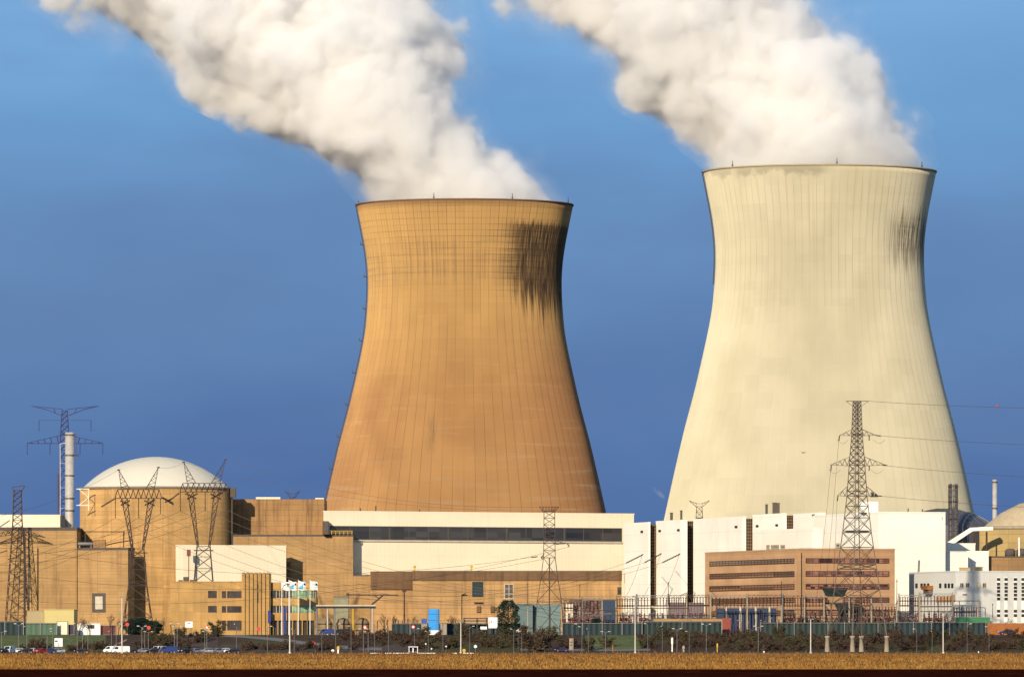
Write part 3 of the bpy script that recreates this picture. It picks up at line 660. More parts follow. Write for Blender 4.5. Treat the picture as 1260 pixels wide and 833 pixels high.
# ribbed tower
tw = MB(); tw.box(PX(297.7,Yo), PX(333,Yo), Yo-3, Yo+6, GZ, PZ(705,Yo)); tower = tw.build('stair_tower', M['office'], rt)
rb_ = MB(); x = 298.2
for k in range(7):
    x0 = 298.3 + k*5.0
    rb_.box(PX(x0,Yo-3), PX(x0+3.1,Yo-3), Yo-3.75, Yo-2.9, GZ, PZ(704,Yo))
rb_.build('rib', M['office'], tower)
sl_ = MB()
for (xa, ya, yb) in ((316.8,718,724),(316.8,728,741)): sl_.box(PX(xa,Yo), PX(xa+1.4,Yo), Yo-3.2, Yo-2.95, PZ(yb,Yo), PZ(ya,Yo))
sl_.build('slit_window', M['dark'], tower)
A = V2(PX(209.5,Yo), Yo)
for (y0, y1) in ((726.5,735.3),(745,753)):
    win_px(rt, A, EX, 256, 266.5, y0, y1, n=2, rows=2, frame='frame')
for (y0, y1) in ((726.8,735.3),(745.3,753.2),(763,775)):
    win_px(rt, A, EX, 273, 278, y0, y1, n=1, frame='frame', bw=.2); win_px(rt, A, EX, 279.5, 301 if 0 else 297, y0, y1, n=4, frame='frame', bw=.2)
# right bands, with a half round end
def band(y0, y1, mat, name, out=0.0):
    z0, z1 = PZ(y1,Yo), PZ(y0,Yo); r = 5.2; cx = PX(371,Yo)
    pts = [(PX(333.2,Yo), Yo-out), (cx, Yo-out)] + [(cx+(r+out)*math.sin(a), Yo+r-(r+out)*math.cos(a)) for a in [math.pi*i/14 for i in range(1,15)]] + [(PX(333.2,Yo), Yo+2*r)]
    return MB().prism(pts, z0, z1).build(name, mat, rt)
for (y0,y1) in ((716.3,726.3),(735.5,744.8),(753.6,763)): band(y0, y1, M['office'], 'parapet_band', .35)
for (y0,y1) in ((726.33,735.47),(744.83,753.57)):
    gl = band(y0, y1, M['glass'], 'ribbon_window', 0)
    z0, z1 = PZ(y1,Yo), PZ(y0,Yo); cx = PX(371,Yo); mu = MB()
    for x in range(336, 371, 4): mu.box(PX(x,Yo)-.09, PX(x,Yo)+.09, Yo-.14, Yo+.1, z0, z1)
    for i in range(1, 8):
        a = math.pi*i/14; mu.bar((cx+5.25*math.sin(a), Yo+5.2-5.25*math.cos(a), z0), (cx+5.25*math.sin(a), Yo+5.2-5.25*math.cos(a), z1), .09)
    mu.build('frame', M['framew'], gl)
    cg = MB(); pts = [(PX(359,Yo),Yo-.06),(cx,Yo-.06)]+[(cx+5.26*math.sin(a), Yo+5.2-5.26*math.cos(a)) for a in [math.pi*i/14 for i in range(1,9)]]
    cg.prism(pts+[(PX(359,Yo),Yo+5)], z0+.05, z1-.05); cg.build('pane', M['glassg'], gl)
gf = band(763.03, 781, M['glass'], 'ground_floor_glazing', -.8)
mu = MB()
for x in range(336, 384, 6): mu.box(PX(x,Yo)-.2, PX(x,Yo)+.2, Yo-.3, Yo+.4, GZ, PZ(763,Yo))
mu.build('column', M['office'], gf)
for i, x in enumerate((331.5, 350.3)):
    MB().box(PX(x,Yo-4)-.5, PX(x,Yo-4)+.5, Yo-4.2, Yo-4, PZ(766 if i == 0 else 780,Yo), PZ(751 if i == 0 else 746.5,Yo)).build('banner', plain('blue banner', (.02,.03,.17), .7), rt)
vs = MB().box(PX(225,Yo), PX(231,Yo), Yo+3, Yo+6, zto+.45, zto+2.0).box(PX(219,Yo), PX(224,Yo), Yo+3, Yo+6, zto+.45, zto+.9).box(PX(233,Yo), PX(240,Yo), Yo+3, Yo+6, zto+.45, zto+1.0).build('roof_unit', M['roofd'], rt)

# white exhaust stack, far left
def stack(label, px, Y, ytop, r, mat, group=None, rings=()):
    x = PX(px, Y); root = thing('exhaust_stack', label, 'chimney', (x, Y, GZ), group); zt = PZ(ytop, Y)
    MB().lathe([(r,GZ),(r,zt),(r*.8,zt),(r*.8,zt-3)], 20, (x,Y,0)).build('pipe', mat, root)
    for yy in rings: MB().lathe([(r,PZ(yy,Y)-.25),(r+.22,PZ(yy,Y)-.25),(r+.22,PZ(yy,Y)+.25),(r,PZ(yy,Y)+.25)], 20, (x,Y,0)).build('ring', M['steel'], root)
    return root
rt = stack('wide pale metal stack beside the white dome, with a ladder', 85.5, 2712, 532, 1.65, M['stackw'], rings=(535,560,585,613,628))
xs = PX(85.5,2712)
mb = MB()
for s in (-1,1): mb.bar((xs+2.3+.3*s, 2711, PZ(560,2712)), (xs+2.3+.3*s, 2711, PZ(533,2712)), .1)
for k in range(14): mb.bar((xs+2.0,2711,PZ(560-2*k,2712)), (xs+2.6,2711,PZ(560-2*k,2712)), .08)
mb.box(xs+1.6, xs+3.4, 2710, 2712, PZ(561,2712), PZ(559.5,2712)); mb.build('ladder', M['lat'], rt)
mb = MB().bar((xs-3.4,2711,GZ), (xs-3.4,2711,PZ(546,2712)), .12).bar((xs-3.4,2711,PZ(546,2712)), (xs-1.4,2711,PZ(545,2712)), .1)
for yy in (570,600,625): mb.bar((xs-3.4,2711,PZ(yy,2712)), (xs-1.5,2711.5,PZ(yy,2712)), .09)
mb.build('sampling_pipe', M['stackw'], rt)
mb = MB().bar(P(71.5,640,2716), P(71.5,583,2716), .38, 6).bar(P(71.5,583,2716), P(78,581,2716), .25, 5)
o = mb.build('vent_mast', plain('violet grey steel', (.06,.05,.13), .6)); tag(o, 'thin dark bent vent mast left of the wide pale stack', 'mast')

# ------------------------------------------------------------------ centre: white base hall and low hall
A = V2(PX(398,2694),2694); B = V2(PX(780,2754),2754); d = (B-A).normalized(); n = V2(-d.y, d.x)
rt = block('turbine_hall', 'long warm white hall with a dark window band below the tan tower', [A, B, B+V2(0,50), A+V2(1,50)], PZ(628,2692), 'creamw', ch=.5, coping='creamw')
ua, ub = hit(A, d, 406), hit(A, d, 765); z0, z1 = PZ(663.5,2692), PZ(646.5,2692)
for i in range(5):
    a, b = ua+(ub-ua)*i/5, ua+(ub-ua)*(i+1)/5
    window(rt, A, d, a+.02, b-.02, z0, z1, n=3, frame='roofd', pane='glassb', bw=.3)
fr = MB(); obox(fr, A, d, ua-1, ub, 0, .5, z0-.7, z0-.02); fr.build('sill', M['framew'], rt)
mb = MB()
for x, h in ((447,1.2),(466,2.0),(520,.8)): u = hit(A, d, x); obox(mb, A, d, u, u+.35, -3, -2.6, PZ(628,2692), PZ(628,2692)+h)
mb.build('roof_post', M['roofd'], rt)
block('linking_block', 'tan concrete wall step left of the long white hall', flat_plan(434.7, 456, 2692, 22), PZ(707,2692), 'slab', ch=.4)
Yb = 2668
rt = block('low_hall', 'low tan hall with brown fascia below the long white hall', flat_plan(508, 765, Yb, 40), PZ(702,Yb), 'brownw', ch=.5)
MB().prism([(p.x,p.y) for p in flat_plan(455.5, 507.9, Yb+14, 26)], GZ, PZ(702.6,Yb+14)).build('side_wing', M['brownw'], rt)
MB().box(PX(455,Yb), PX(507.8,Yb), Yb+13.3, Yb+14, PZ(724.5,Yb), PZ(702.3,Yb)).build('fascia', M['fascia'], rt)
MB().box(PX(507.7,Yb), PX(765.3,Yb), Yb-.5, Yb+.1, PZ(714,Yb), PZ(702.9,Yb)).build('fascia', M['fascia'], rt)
A = V2(PX(508,Yb),Yb)
win_px(rt, A, EX, 581, 594.5, 715.5, 734, n=1, frame='tealb', pane='tealb', bw=.35)
win_px(rt, A, EX, 620.5, 632, 718, 736.5, n=2, rows=3, frame='framew', pane='roofd', bw=.25)
win_px(rt, A, EX, 759.5, 765, 722, 731.5, n=1, frame='fascia', pane='glass', bw=.25)
mb = MB(); mb.box(PX(583,Yb), PX(594,Yb), Yb-1.2, Yb, PZ(741.5,Yb), PZ(740.2,Yb)); mb.build('canopy', M['fascia'], rt)
for x in (589, 606):
    MB().box(PX(x-2.5,Yb), PX(x+2.5,Yb), Yb-.8, Yb, PZ(753,Yb), PZ(745.5,Yb)).build('wall_unit', M['fascia'], rt)
mb = MB()
for x in (510, 580): mb.box(PX(x,Yb)-.3, PX(x,Yb)+.3, Yb+2, Yb+2.6, PZ(702,Yb), PZ(697,Yb)).sphere((PX(x,Yb),Yb+2.3,PZ(697,Yb)), .5, 6)
mb.build('roof_lamp', M['yel'], rt)
mb = MB().box(PX(568,Yb)-.12, PX(568,Yb)+.12, Yb-.5,Yb-.2, GZ, PZ(732,Yb)).bar((PX(568,Yb),Yb-.4,PZ(732,Yb)), (PX(573,Yb),Yb-1.8,PZ(730,Yb)), .25)
mb.build('wall_lamp', M['lat'], rt)
# ------------------------------------------------------------------ right: white halls stepping along the cream tower
def white_hall(label, cpx, Y, lpx, rpx, ytop, louvre=None, name='white_hall', mat='white', a=15.0, vents=()):
    C, Lp, Rp, Bk = rot_plan(cpx, Y, lpx, rpx, a)
    zt = PZ(ytop, Y)
    rt = block(name, label, [C, Rp, Bk, Lp], zt, mat, 'hall', ch=.35, coping=mat, group='white halls below the cream tower')
    for (px, w, h) in vents:
        u = hit(C, V2(-math.sin(R(a)), math.cos(R(a))), px); q = C + V2(-math.sin(R(a)), math.cos(R(a)))*u + V2(.97,.26)*1.0
        vent_box(rt, q.x, q.y, zt, w, w, h, 'roofd')
    if louvre:
        l0, l1, y0, y1, Yl = louvre
        x0, x1 = PX(l0,Yl), PX(l1,Yl); lv = MB(); lv.box(x0, x1, Yl+.3, Yl+.6, PZ(y1,Yl), PZ(y0,Yl)); lo = lv.build('louvre', M['dark'], rt)
        sl = MB(); z = PZ(y1,Yl)
        while z < PZ(y0,Yl)-.5: sl.box(x0+.05, x1-.05, Yl-.1, Yl+.29, z, z+.42); z += 1.15
        for k in range(4): c = x0+(x1-x0)*k/3; sl.box(c-.12, c+.12, Yl-.25, Yl+.2, PZ(y1,Yl), PZ(y0,Yl))
        sl.build('slat', M['fascia'], lo)
    return C, Lp, Rp, rt, zt
def spots(rt, C, Lp, lst, zf):
    d = (C-Lp).normalized()
    for px, py in lst:
        u = hit(Lp, d, px); Yr = (Lp+d*u).y; mb = MB(); obox(mb, Lp, d, u-1.4, u+1.4, 0, .2, PZ(py,Yr)-.4, PZ(py,Yr)+.4); mb.build('wall_vent', M['dark'], rt)
C, Lp, Rp, rt, _ = white_hall('leftmost white hall, the one touching the long warm white hall', 798, 2640, 768, 800.2, 642, (800.0,807.6,645,745,2645)); spots(rt, C, Lp, [(790,654)], 0)
C, Lp, Rp, rt, _ = white_hall('second white hall from the left, between two dark louvre strips', 838, 2614, 807, 845.8, 639.2, (845.6,853.6,641,745,2624), vents=((823,1.0,2.6),(835,.8,3.2))); spots(rt, C, Lp, [(812,653),(835,652)], 0)
C, Lp, Rp, rt, _ = white_hall('widest stepped white hall, left of the tan office roof', 913, 2562, 853, 918, 635, (917.8,926.4,638,690,2654)); spots(rt, C, Lp, [(906,648)], 0)
C, Lp, Rp, rt, _ = white_hall('white hall just right of the shortest louvre strip', 962, 2618, 926, 968, 631.2, (967.8,976.5,634,660,2670), vents=((940,.9,3.4),(950,1.6,3.8),(954,1.2,3.6))); spots(rt, C, Lp, [(956,646),(932,647)], 0)
C, Lp, Rp, rt, _ = white_hall('narrow white hall tucked left of the biggest hall', 1008, 2638, 976, 1016, 630.4)
spots(rt, C, Lp, [(1001,634)], 0)
C, Lp, Rp, rt, _ = white_hall('lower white hall with small dark windows above the tan office', 1000, 2556, 926, 1012, 649)
d = (C-Lp).normalized()
for x0, x1 in ((943.5,947.5),(949,959),(961,966.5)): win_px(rt, Lp, d, x0, x1, 670, 675.5, n=2 if x1-x0 < 6 else 4, frame='framew', pane='glass', bw=.5)
C, Lp, Rp, rt, zt = white_hall('biggest white hall, topped by a small penthouse, behind the tall pylon', 1081, 2560, 1000, 1163.3, 629.5)
ph = flat_plan(1059, 1080.5, 2572, 10); MB().prism([(p.x,p.y) for p in ph], zt+.01, PZ(617,2572)).build('penthouse', M['white'], rt)
d = (C-Lp).normalized(); win_px(rt, Lp, d, 1029, 1034, 668, 674, n=1, frame='framew', bw=.6); 
dr = (Rp-C).normalized(); win_px(rt, C, dr, 1158.5, 1160, 636, 638.5, n=1, frame='framew', bw=.2)
mb = MB(); mb.box(C.x+11,C.x+11.4,2575,2575.4,zt,zt+1.5).box(C.x+16,C.x+16.4,2575,2575.4,zt,zt+1.2); mb.build('roof_post', M['roofd'], rt)
# lower white blocks to the right
C, Lp, Rp, rt, _ = white_hall('stepped white annex above the blue grey building, left piece', 1162, 2572, 1131, 1191, 678)
spots(rt, C, Lp, [(1146,687)], 0)
mb = MB(); mb.bar((PX(1131,2520),2545,GZ),(PX(1131,2545),2545,PZ(689,2545)),.35,6).build('vent_pipe', M['steel'], rt)
C, Lp, Rp, rt, _ = white_hall('stepped white annex above the blue grey building, right piece', 1190.5, 2584, 1189.5, 1216.5, 677.5)
Cq, Lq_, Rq_, rt, _ = white_hall('small white plant storey below the slanting white duct', 1165.5, 2606, 1164.5, 1200, 668)
# slanting conveyor-like duct
Yd = 2634; pts = [(1166,667),(1194,649),(1222,647.8),(1222,652),(1197,653.2),(1174,668.5)]
w3 = [P(x,y,Yd) for x,y in pts]; mb = MB(); nP = len(w3)
vs = [(p.x,Yd,p.z) for p in w3]+[(p.x,Yd+4,p.z) for p in w3]
mb.add(vs, [tuple(range(nP)), tuple(range(2*nP-1,nP-1,-1))]+[(i,nP+i,nP+(i+1)%nP,(i+1)%nP) for i in range(nP)])
root = thing('enclosed_duct', 'slanting white enclosed duct climbing to the tan containment', 'duct', (PX(1190,Yd),Yd,GZ)); mb.build('casing', M['white'], root)
mb = MB()
for x, y in ((1184,663),(1200,655),(1214,654)): mb.bar((PX(x,Yd+2),Yd+2,GZ), (PX(x,Yd+2),Yd+2,PZ(y,Yd+2)), .35, 6)
mb.build('trestle', M['lat'], root)
# grey dome
Yg = 2675; gx = PX(1163,Yg); gr = 60/F*Yg; zt = PZ(647,Yg); hd = PZ(625.5,Yg)-zt; Rs = (gr*gr+hd*hd)/(2*hd)
root = thing('reactor_building', 'reactor building with dark grey dome behind the biggest white hall', 'reactor building', (gx,Yg,GZ))
MB().lathe([(gr,GZ),(gr,zt)], 64, (gx,Yg,0)).build('wall', M['gdome'], root)
MB().lathe([(max(.01,Rs*math.sin(t)), zt+hd-Rs+Rs*math.cos(t)) for t in [math.asin(gr/Rs)*(1-i/14) for i in range(15)]], 64, (gx,Yg,0)).build('dome', M['gdome'], root)
mb = MB()
for k in range(24):
    a = 2*math.pi*k/24; pr = [(Rs*math.sin(t)+.0, zt+hd-Rs+Rs*math.cos(t)+.12) for t in [math.asin(gr/Rs)*(1-i/6) for i in range(6)]]
    mb.path([(gx+r*math.cos(a), Yg+r*math.sin(a), z) for r, z in pr], .12)
mb.build('dome_rib', M['steel'], root)
# twin pipes in a frame
Yt = 2645; root = thing('twin_stack', 'pair of dark pipes in a steel frame before the grey dome', 'chimney', (PX(1173,Yt),Yt,GZ))
for x in (1169.6, 1176.2):
    MB().lathe([(.55,GZ),(.55,PZ(595,Yt)),(.4,PZ(595,Yt))], 12, (PX(x,Yt),Yt,0)).build('pipe', M['steel'], root)
mb = MB()
for x in (1167.3,1172.9,1178.3):
    for yy in (Yt-1, Yt+1): mb.bar((PX(x,Yt),yy,GZ), (PX(x,Yt),yy,PZ(596,Yt)), .13)
y = 597
while y < 665:
    mb.bar((PX(1167.3,Yt),Yt-1,PZ(y,Yt)), (PX(1178.3,Yt),Yt-1,PZ(y,Yt)), .1).bar((PX(1167.3,Yt),Yt-1,PZ(y,Yt)), (PX(1172.9,Yt),Yt-1,PZ(y+7,Yt)), .08).bar((PX(1178.3,Yt),Yt-1,PZ(y,Yt)), (PX(1172.9,Yt),Yt-1,PZ(y+7,Yt)), .08); y += 7
for y in (599, 617, 638): mb.box(PX(1166,Yt), PX(1179.5,Yt), Yt-1.5, Yt-1.1, PZ(y,Yt), PZ(y,Yt)+.25)
mb.build('frame', M['lat'], root)
stack('slim pale stack rising between the grey dome and the tan containment', 1224, 2694, 590, .85, M['stackw'], rings=(593,625,642))
# tan containment at the right edge
Ye = 2664; ex_ = PX(1276,Ye); er_ = 72/F*Ye; zt = PZ(648,Ye)
root = thing('reactor_building', 'yellowish containment with a conical roof at the right edge', 'reactor building', (ex_,Ye,GZ))
MB().lathe([(er_,GZ),(er_,zt)], 80, (ex_,Ye,0)).build('wall', concrete('yellow containment', (.40,.31,.15), 3.0, 6.0, .2, (.17,.12,.07)), root)
MB().lathe([(er_-.1,zt-1.2),(er_+.4,zt-1.1),(er_+.4,zt),(er_-4,zt+.1)], 80, (ex_,Ye,0)).build('ring_beam', M['conc'], root)
MB().lathe([(er_-2,zt+.1),(er_*.62,zt+5.0),(er_*.3,zt+8.4),(.01,zt+9.6)], 80, (ex_,Ye,0)).build('roof', plain('beige roof paint', (.46,.37,.24), .8), root)
rt = block('service_building', 'brownish tan flat building at the foot of the right containment', flat_plan(1216.8, 1330, 2590, 22), PZ(684,2590), concrete('brownish tan walls', (.33,.215,.11), 2, 5, .4), ch=.5)
for x in (1243, 1257):
    q = P(x,680,2594); MB().lathe([(.01,-1.2),(1.9,-1.2),(1.9,.8),(1.2,1.4),(.01,1.6)], 16, (q.x,q.y,q.z)).build('roof_tank', M['roofd'], rt)
MB().bar((PX(1254,2592),2592,PZ(684,2592)), P(1254,661,2592), .3, 8).build('vent_pipe', M['wht'], rt)

# tan office of five storeys
Yf = 2480; C, Lp, Rp, Bk = rot_plan(983, Yf, 867.5, 1101)
el = (Lp-C).normalized(); er = (Rp-C).normalized()
plan = [C, Rp, Rp+el*15, C+el*15+er*15, Lp+er*15, Lp]
rt = block('office_building', 'five storey tan office with brown ribbon windows behind the substation', plan, PZ(674.5,Yf), 'brick', 'office building', ch=.55, coping='brick')
MB().prism([(q.x,q.y) for q in (C+er*.6+el*.6, C+er*15+el*.6, C+er*15+el*14.4, C+er*.6+el*14.4)], PZ(674.5,Yf)+.002, PZ(674.5,Yf)+.05).build('roof_felt', M['roofd'], rt)
dl = -el; Ll = (C-Lp).length; Lr = (Rp-C).length
for (y0, y1) in ((686.5,692.6),(702.2,709),(718,724.6),(734.4,741),(750.2,757)):
    window(rt, Lp, dl, Ll*.055, Ll*.955, PZ(y1,Yf), PZ(y0,Yf), n=26, rows=2, pane='glassr', bw=.22, name='ribbon_window')
    window(rt, C, er, Lr*.07, Lr*.94, PZ(y1,Yf), PZ(y0,Yf), n=13, rows=2, pane='glassr', bw=.22, name='ribbon_window')
MB().box(C.x-.7, C.x+.7, C.y-.9, C.y+.4, GZ, PZ(679,Yf)).build('corner_pier', M['brick'], rt)
sh = block('dark_shed', 'navy blue sheet shed in front of the tan office', flat_plan(883, 955.5, 2474, 12), PZ(747,2474), 'navy', 'shed', ch=.3, coping='steel')
for x in (893, 911, 930, 947): MB().box(PX(x,2474)-.35, PX(x,2474)+.35, 2473.4, 2473.9, GZ, PZ(746.5,2474)).build('column', M['framew'], sh)

# blue grey building
Yh = 2470; C, Lp, Rp, Bk = rot_plan(1175.7, Yh, 1118.5, 1320)
el = (Lp-C).normalized(); er = (Rp-C).normalized()
rt = block('service_building', 'blue grey panelled building with stacked slot windows at the right edge', [C, Rp, Bk, Lp], PZ(702,Yh), 'bluegrey', ch=.4, coping='bluegrey')
d = -el
for x0, x1 in ((1126.8,1129.2),(1133.2,1135.4),(1137,1139.2),(1141.3,1143.6),(1156.2,1158.4),(1162.6,1164.9),(1166.8,1169),(1171,1173.2)):
    win_px(rt, Lp, d, x0, x1, 717.5, 723, n=1, frame='dark', pane='glass', bw=.5)
for x0, x1, k in ((1181,1185.6,0),(1188,1192.6,0),(1201.5,1206,1),(1208.8,1213.2,0)):
    win_px(rt, C, er, x0, x1, 716.8, 722.6, n=2, frame='framew', pane='creamw' if k else 'glass', bw=.15)
win_px(rt, C, er, 1184, 1189.5, 730, 732.4, n=2, frame='framew', pane='glass', bw=.15)
for x0, x1 in ((1226.7,1230.2),(1235.9,1239.5),(1247.4,1251),(1256.8,1260.5)):
    u0, u1 = hit(C, er, x0), hit(C, er, x1); sm_ = MB(); obox(sm_, C, er, u0-.05, u1+.05, 0, .12, PZ(766,Yh), PZ(709.5,Yh)); sm_.build('white_strip', M['wht'], rt)
    for y in (710.8, 716.6, 721, 725.4, 730, 734.8, 749.8, 755.2):
        win_px(rt, C+V2(er.y,-er.x)*.12, er, x0, x1, y, y+3.3, n=2, frame='dark', pane='glass', bw=.1)
for y in (734, 752): 
    pass
mb = MB(); u = hit(Lp, d, 1144); obox(mb, Lp, d, hit(Lp,d,1141), hit(Lp,d,1148.5), .1, 2.2, PZ(725.5,2500), PZ(720.5,2500)); mb.build('balcony', M['orange'], rt)
mb = MB(); obox(mb, Lp, d, hit(Lp,d,1141.5), hit(Lp,d,1148), .1, 1.6, PZ(731,2500), PZ(725.6,2500)); mb.build('balcony_base', M['steel'], rt)
mb = MB(); obox(mb, Lp, d, hit(Lp,d,1170.5), (C-Lp).length-.1, .05, .25, PZ(740,2480), PZ(731.5,2480)); obox(mb, Lp, d, hit(Lp,d,1152), (C-Lp).length-.1, .05, .22, PZ(740,2480), PZ(733.5,2480)); mb.build('tan_panel', M['brick'], rt)
vent_box(rt, *(C+el*8+er*6), PZ(702,Yh), 3.5, 3, 1.0, 'khaki'); vent_box(rt, *(C+el*6+er*10), PZ(702,Yh), 3.0, 3, 1.2, 'khaki')
# ------------------------------------------------------------------ lattice pylons and wires
def lattice(mb, cx, cy, lv, rl, rb, rot=0.0):
    """square lattice: lv = [(z, half width)] from the top down; X bracing on four faces"""
    co_, si_ = math.cos(R(rot)), math.sin(R(rot)); cor = [(a*co_-b*si_, a*si_+b*co_) for a, b in ((-1,-1),(1,-1),(1,1),(-1,1))]
    for (za, wa), (zb, wb) in zip(lv[:-1], lv[1:]):
        A = [Vector((cx+s*wa, cy+t*wa, za)) for s, t in cor]; B = [Vector((cx+s*wb, cy+t*wb, zb)) for s, t in cor]
        for k in range(4):
            k2 = (k+1) % 4
            mb.bar(A[k], B[k], rl); mb.bar(A[k], B[k2], rb, 3); mb.bar(A[k2], B[k], rb, 3); mb.bar(A[k], A[k2], rb, 3)
    return mb
def lv_from(pts, Y, step=1.0):
    """pts = [(py, half width px)] top to bottom -> lattice levels with roughly square panels"""
    out = []
    for (ya, wa), (yb, wb) in zip(pts[:-1], pts[1:]):
        y = ya
        while y < yb-.5:
            t = (y-ya)/(yb-ya); w_ = wa+(wb-wa)*t; out.append((PZ(y,Y), w_*Y/F)); y += max(3.0, 2*w_*step)
    out.append((PZ(pts[-1][0],Y), pts[-1][1]*Y/F)); return out
def crossarm(root, mat, Y, x0, x1, ytip, ybody_top, ybody_bot, xb0, xb1, r=.10, depth=1.0):
    """tapered arm pair from tip x0 to tip x1 through the body xb0..xb1"""
    for tip, bod in ((x0, xb0), (x1, xb1)):
        if tip is None: continue
        mb = MB(); n = max(2, int(abs(tip-bod)/6))
        for s in (-1, 1):
            T = P(tip, ytip, Y); a = P(bod, ybody_top, Y)+Vector((0,s*depth,0)); b = P(bod, ybody_bot, Y)+Vector((0,s*depth,0))
            mb.bar(a, T, r).bar(b, T, r)
            for i in range(n):
                u0, u1 = i/n, (i+.5)/n
                mb.bar(a.lerp(T,u0), b.lerp(T,u1), r*.7, 3).bar(b.lerp(T,u1), a.lerp(T,(i+1)/n), r*.7, 3)
        mb.build('crossarm', mat, root)
def string(root, a, b, r=.22, name='insulator', mat=None):
    a, b = Vector(a), Vector(b); mb = MB(); n = max(4, int((b-a).length/.55)); mb.bar(a, b, r*.45, 5)
    for i in range(n):
        c = a.lerp(b, (i+.2)/n); c2 = a.lerp(b, (i+.62)/n); mb.bar(c, c2, r, 6, r*.75)
    return mb.build(name, mat or M['black'], root)

# tall strain pylon in front of the big hall
Yp = 2330; cx = PX(1054.5,Yp)
root = thing('lattice_pylon', 'tallest steel pylon, standing on four pale concrete piers right of centre of the tan office', 'pylon', (cx,Yp,0), 'power line pylons')
ROT = 33.7; kk = 1/1.386
mb = MB(); lattice(mb, cx, Yp, lv_from([(494,4.8*kk),(536,6.5*kk),(572,9.5*kk),(610,12.2*kk),(655,17.5*kk),(700,24*kk),(742,30*kk)], Yp, .72), .20, .11, ROT)
zt_, wt = PZ(742,Yp), 30*kk*Yp/F; zb_, wb = PZ(783,Yp), 36.2*kk*Yp/F
co_, si_ = math.cos(R(ROT)), math.sin(R(ROT)); feet = [(a*co_-b*si_, a*si_+b*co_) for a, b in ((-1,-1),(1,-1),(1,1),(-1,1))]
for k in range(4):
    (s, t), (s2, t2) = feet[k], feet[(k+1)%4]
    a = Vector((cx+s*wt,Yp+t*wt,zt_)); b = Vector((cx+s*wb,Yp+t*wb,zb_)); a2 = Vector((cx+s2*wt,Yp+t2*wt,zt_)); b2 = Vector((cx+s2*wb,Yp+t2*wb,zb_))
    mb.bar(a, b, .22); mid = (a+a2)/2; mb.bar(b, mid, .11).bar(b2, mid, .11)
mb.build('tower_body', M['latg'], root)
for s, t in feet:
    MB().lathe([(.85,-.3),(.62,PZ(784,Yp)-.2),(.80,PZ(784,Yp)-.1),(.80,PZ(782,Yp)),(.01,PZ(782,Yp))], 16, (cx+s*wb,Yp+t*wb,0)).build('concrete_pier', M['conc'], root)
mb = MB()
for s in (-1,1): mb.bar(P(1041,493.5,Yp)+Vector((0,s,0)), P(1068.5,493.5,Yp)+Vector((0,s,0)), .11)
mb.bar(P(1041,493.5,Yp), P(1049.5,500,Yp), .1).bar(P(1068.5,493.5,Yp), P(1059.5,500,Yp), .1)
for i in range(6): mb.bar(P(1041+4.6*i,493.5,Yp)+Vector((0,-1,0)), P(1041+4.6*(i+1),493.5,Yp)+Vector((0,1,0)), .07, 3)
mb.build('crossarm', M['latg'], root)
crossarm(root, M['latg'], Yp, 1033, 1078, 535.5, 528, 536, 1049, 1060)
crossarm(root, M['latg'], Yp, 1021.5, 1090, 572, 562, 573, 1045.5, 1063.5)
crossarm(root, M['latg'], Yp, 1030.5, 1080, 609.5, 598, 610.5, 1043, 1066)
for x, y in ((1033,536),(1023,572.5),(1031,610)): string(root, P(x,y,Yp), P(x-.8,y+6.5,Yp), .28)
for x, y in ((1069.5,536),(1069.5,573)): string(root, P(x,y,Yp), P(x,y+6,Yp), .26)
for x, y in ((1078,535.7),(1086,572.2),(1079,609.8)): string(root, P(x,y,Yp), P(x+6,y+.5,Yp-3), .2)
mb = MB()
for k,(x, y) in enumerate(((1030,541),(1020,578),(1075,541),(1072,578))):
    pts = [P(x+14*i/8, y+ (4.5*math.sin(math.pi*i/8)), Yp-1) for i in range(9)]; mb.path(pts, .05, 3)
mb.build('jumper_cable', M['wire'], root)
q = P(1075.5,611,Yp); MB().box(q.x-1.2,q.x+1.2,q.y-1,q.y+1,q.z-.1,q.z+.15).box(q.x-.9,q.x-.1,q.y-.6,q.y+.6,q.z+.15,q.z+1.3).box(q.x+.2,q.x+.9,q.y-.6,q.y+.6,q.z+.15,q.z+.9).build('camera_platform', M['black'], root)

# smaller pylon in front of the long white hall
Yq = 2482; cx = PX(676,Yq)
root = thing('lattice_pylon', 'rust brown pylon with splayed legs in front of the long white hall', 'pylon', (cx,Yq,GZ), 'power line pylons')
mb = MB(); lattice(mb, cx, Yq, lv_from([(629,6.6),(660,6.8),(686,7.2)], Yq, .62), .15, .075)
zt_, wt = PZ(686,Yq), 7.2*Yq/F
lattice(mb, cx, Yq, [(PZ(686,Yq), 7.2*Yq/F), (PZ(712,Yq), 10.5*Yq/F), (PZ(740,Yq), 15*Yq/F), (GZ, 18*Yq/F)], .15, .09)
mb.bar((cx,Yq,PZ(686,Yq)), (cx,Yq,GZ), .28)
mb.build('tower_body', M['lat'], root)
mb = MB()
for s in (-1,1): mb.bar(P(663.5,623.5,Yq)+Vector((0,s,0)), P(688,623.5,Yq)+Vector((0,s,0)), .13).bar(P(663.5,623.5,Yq)+Vector((0,s,0)), P(669.5,629.5,Yq)+Vector((0,s,0)), .12).bar(P(688,623.5,Yq)+Vector((0,s,0)), P(682.5,629.5,Yq)+Vector((0,s,0)), .12)
for i in range(6): mb.bar(P(664+4*i,623.5,Yq), P(668+2.4*i,629.5,Yq), .08, 3).bar(P(668+4*i,623.5,Yq), P(668+2.4*i,629.5,Yq), .08, 3)
mb.build('crossarm', M['lat'], root)
crossarm(root, M['lat'], Yq, None, 698, 668.5, 665, 670, 670, 682, .09)
crossarm(root, M['lat'], Yq, 666, None, 685, 681, 686, 669.5, 682, .09)
string(root, P(698,668.3,Yq), P(700.5,672.5,Yq), .3); string(root, P(682,669,Yq), P(691,668,Yq), .22)
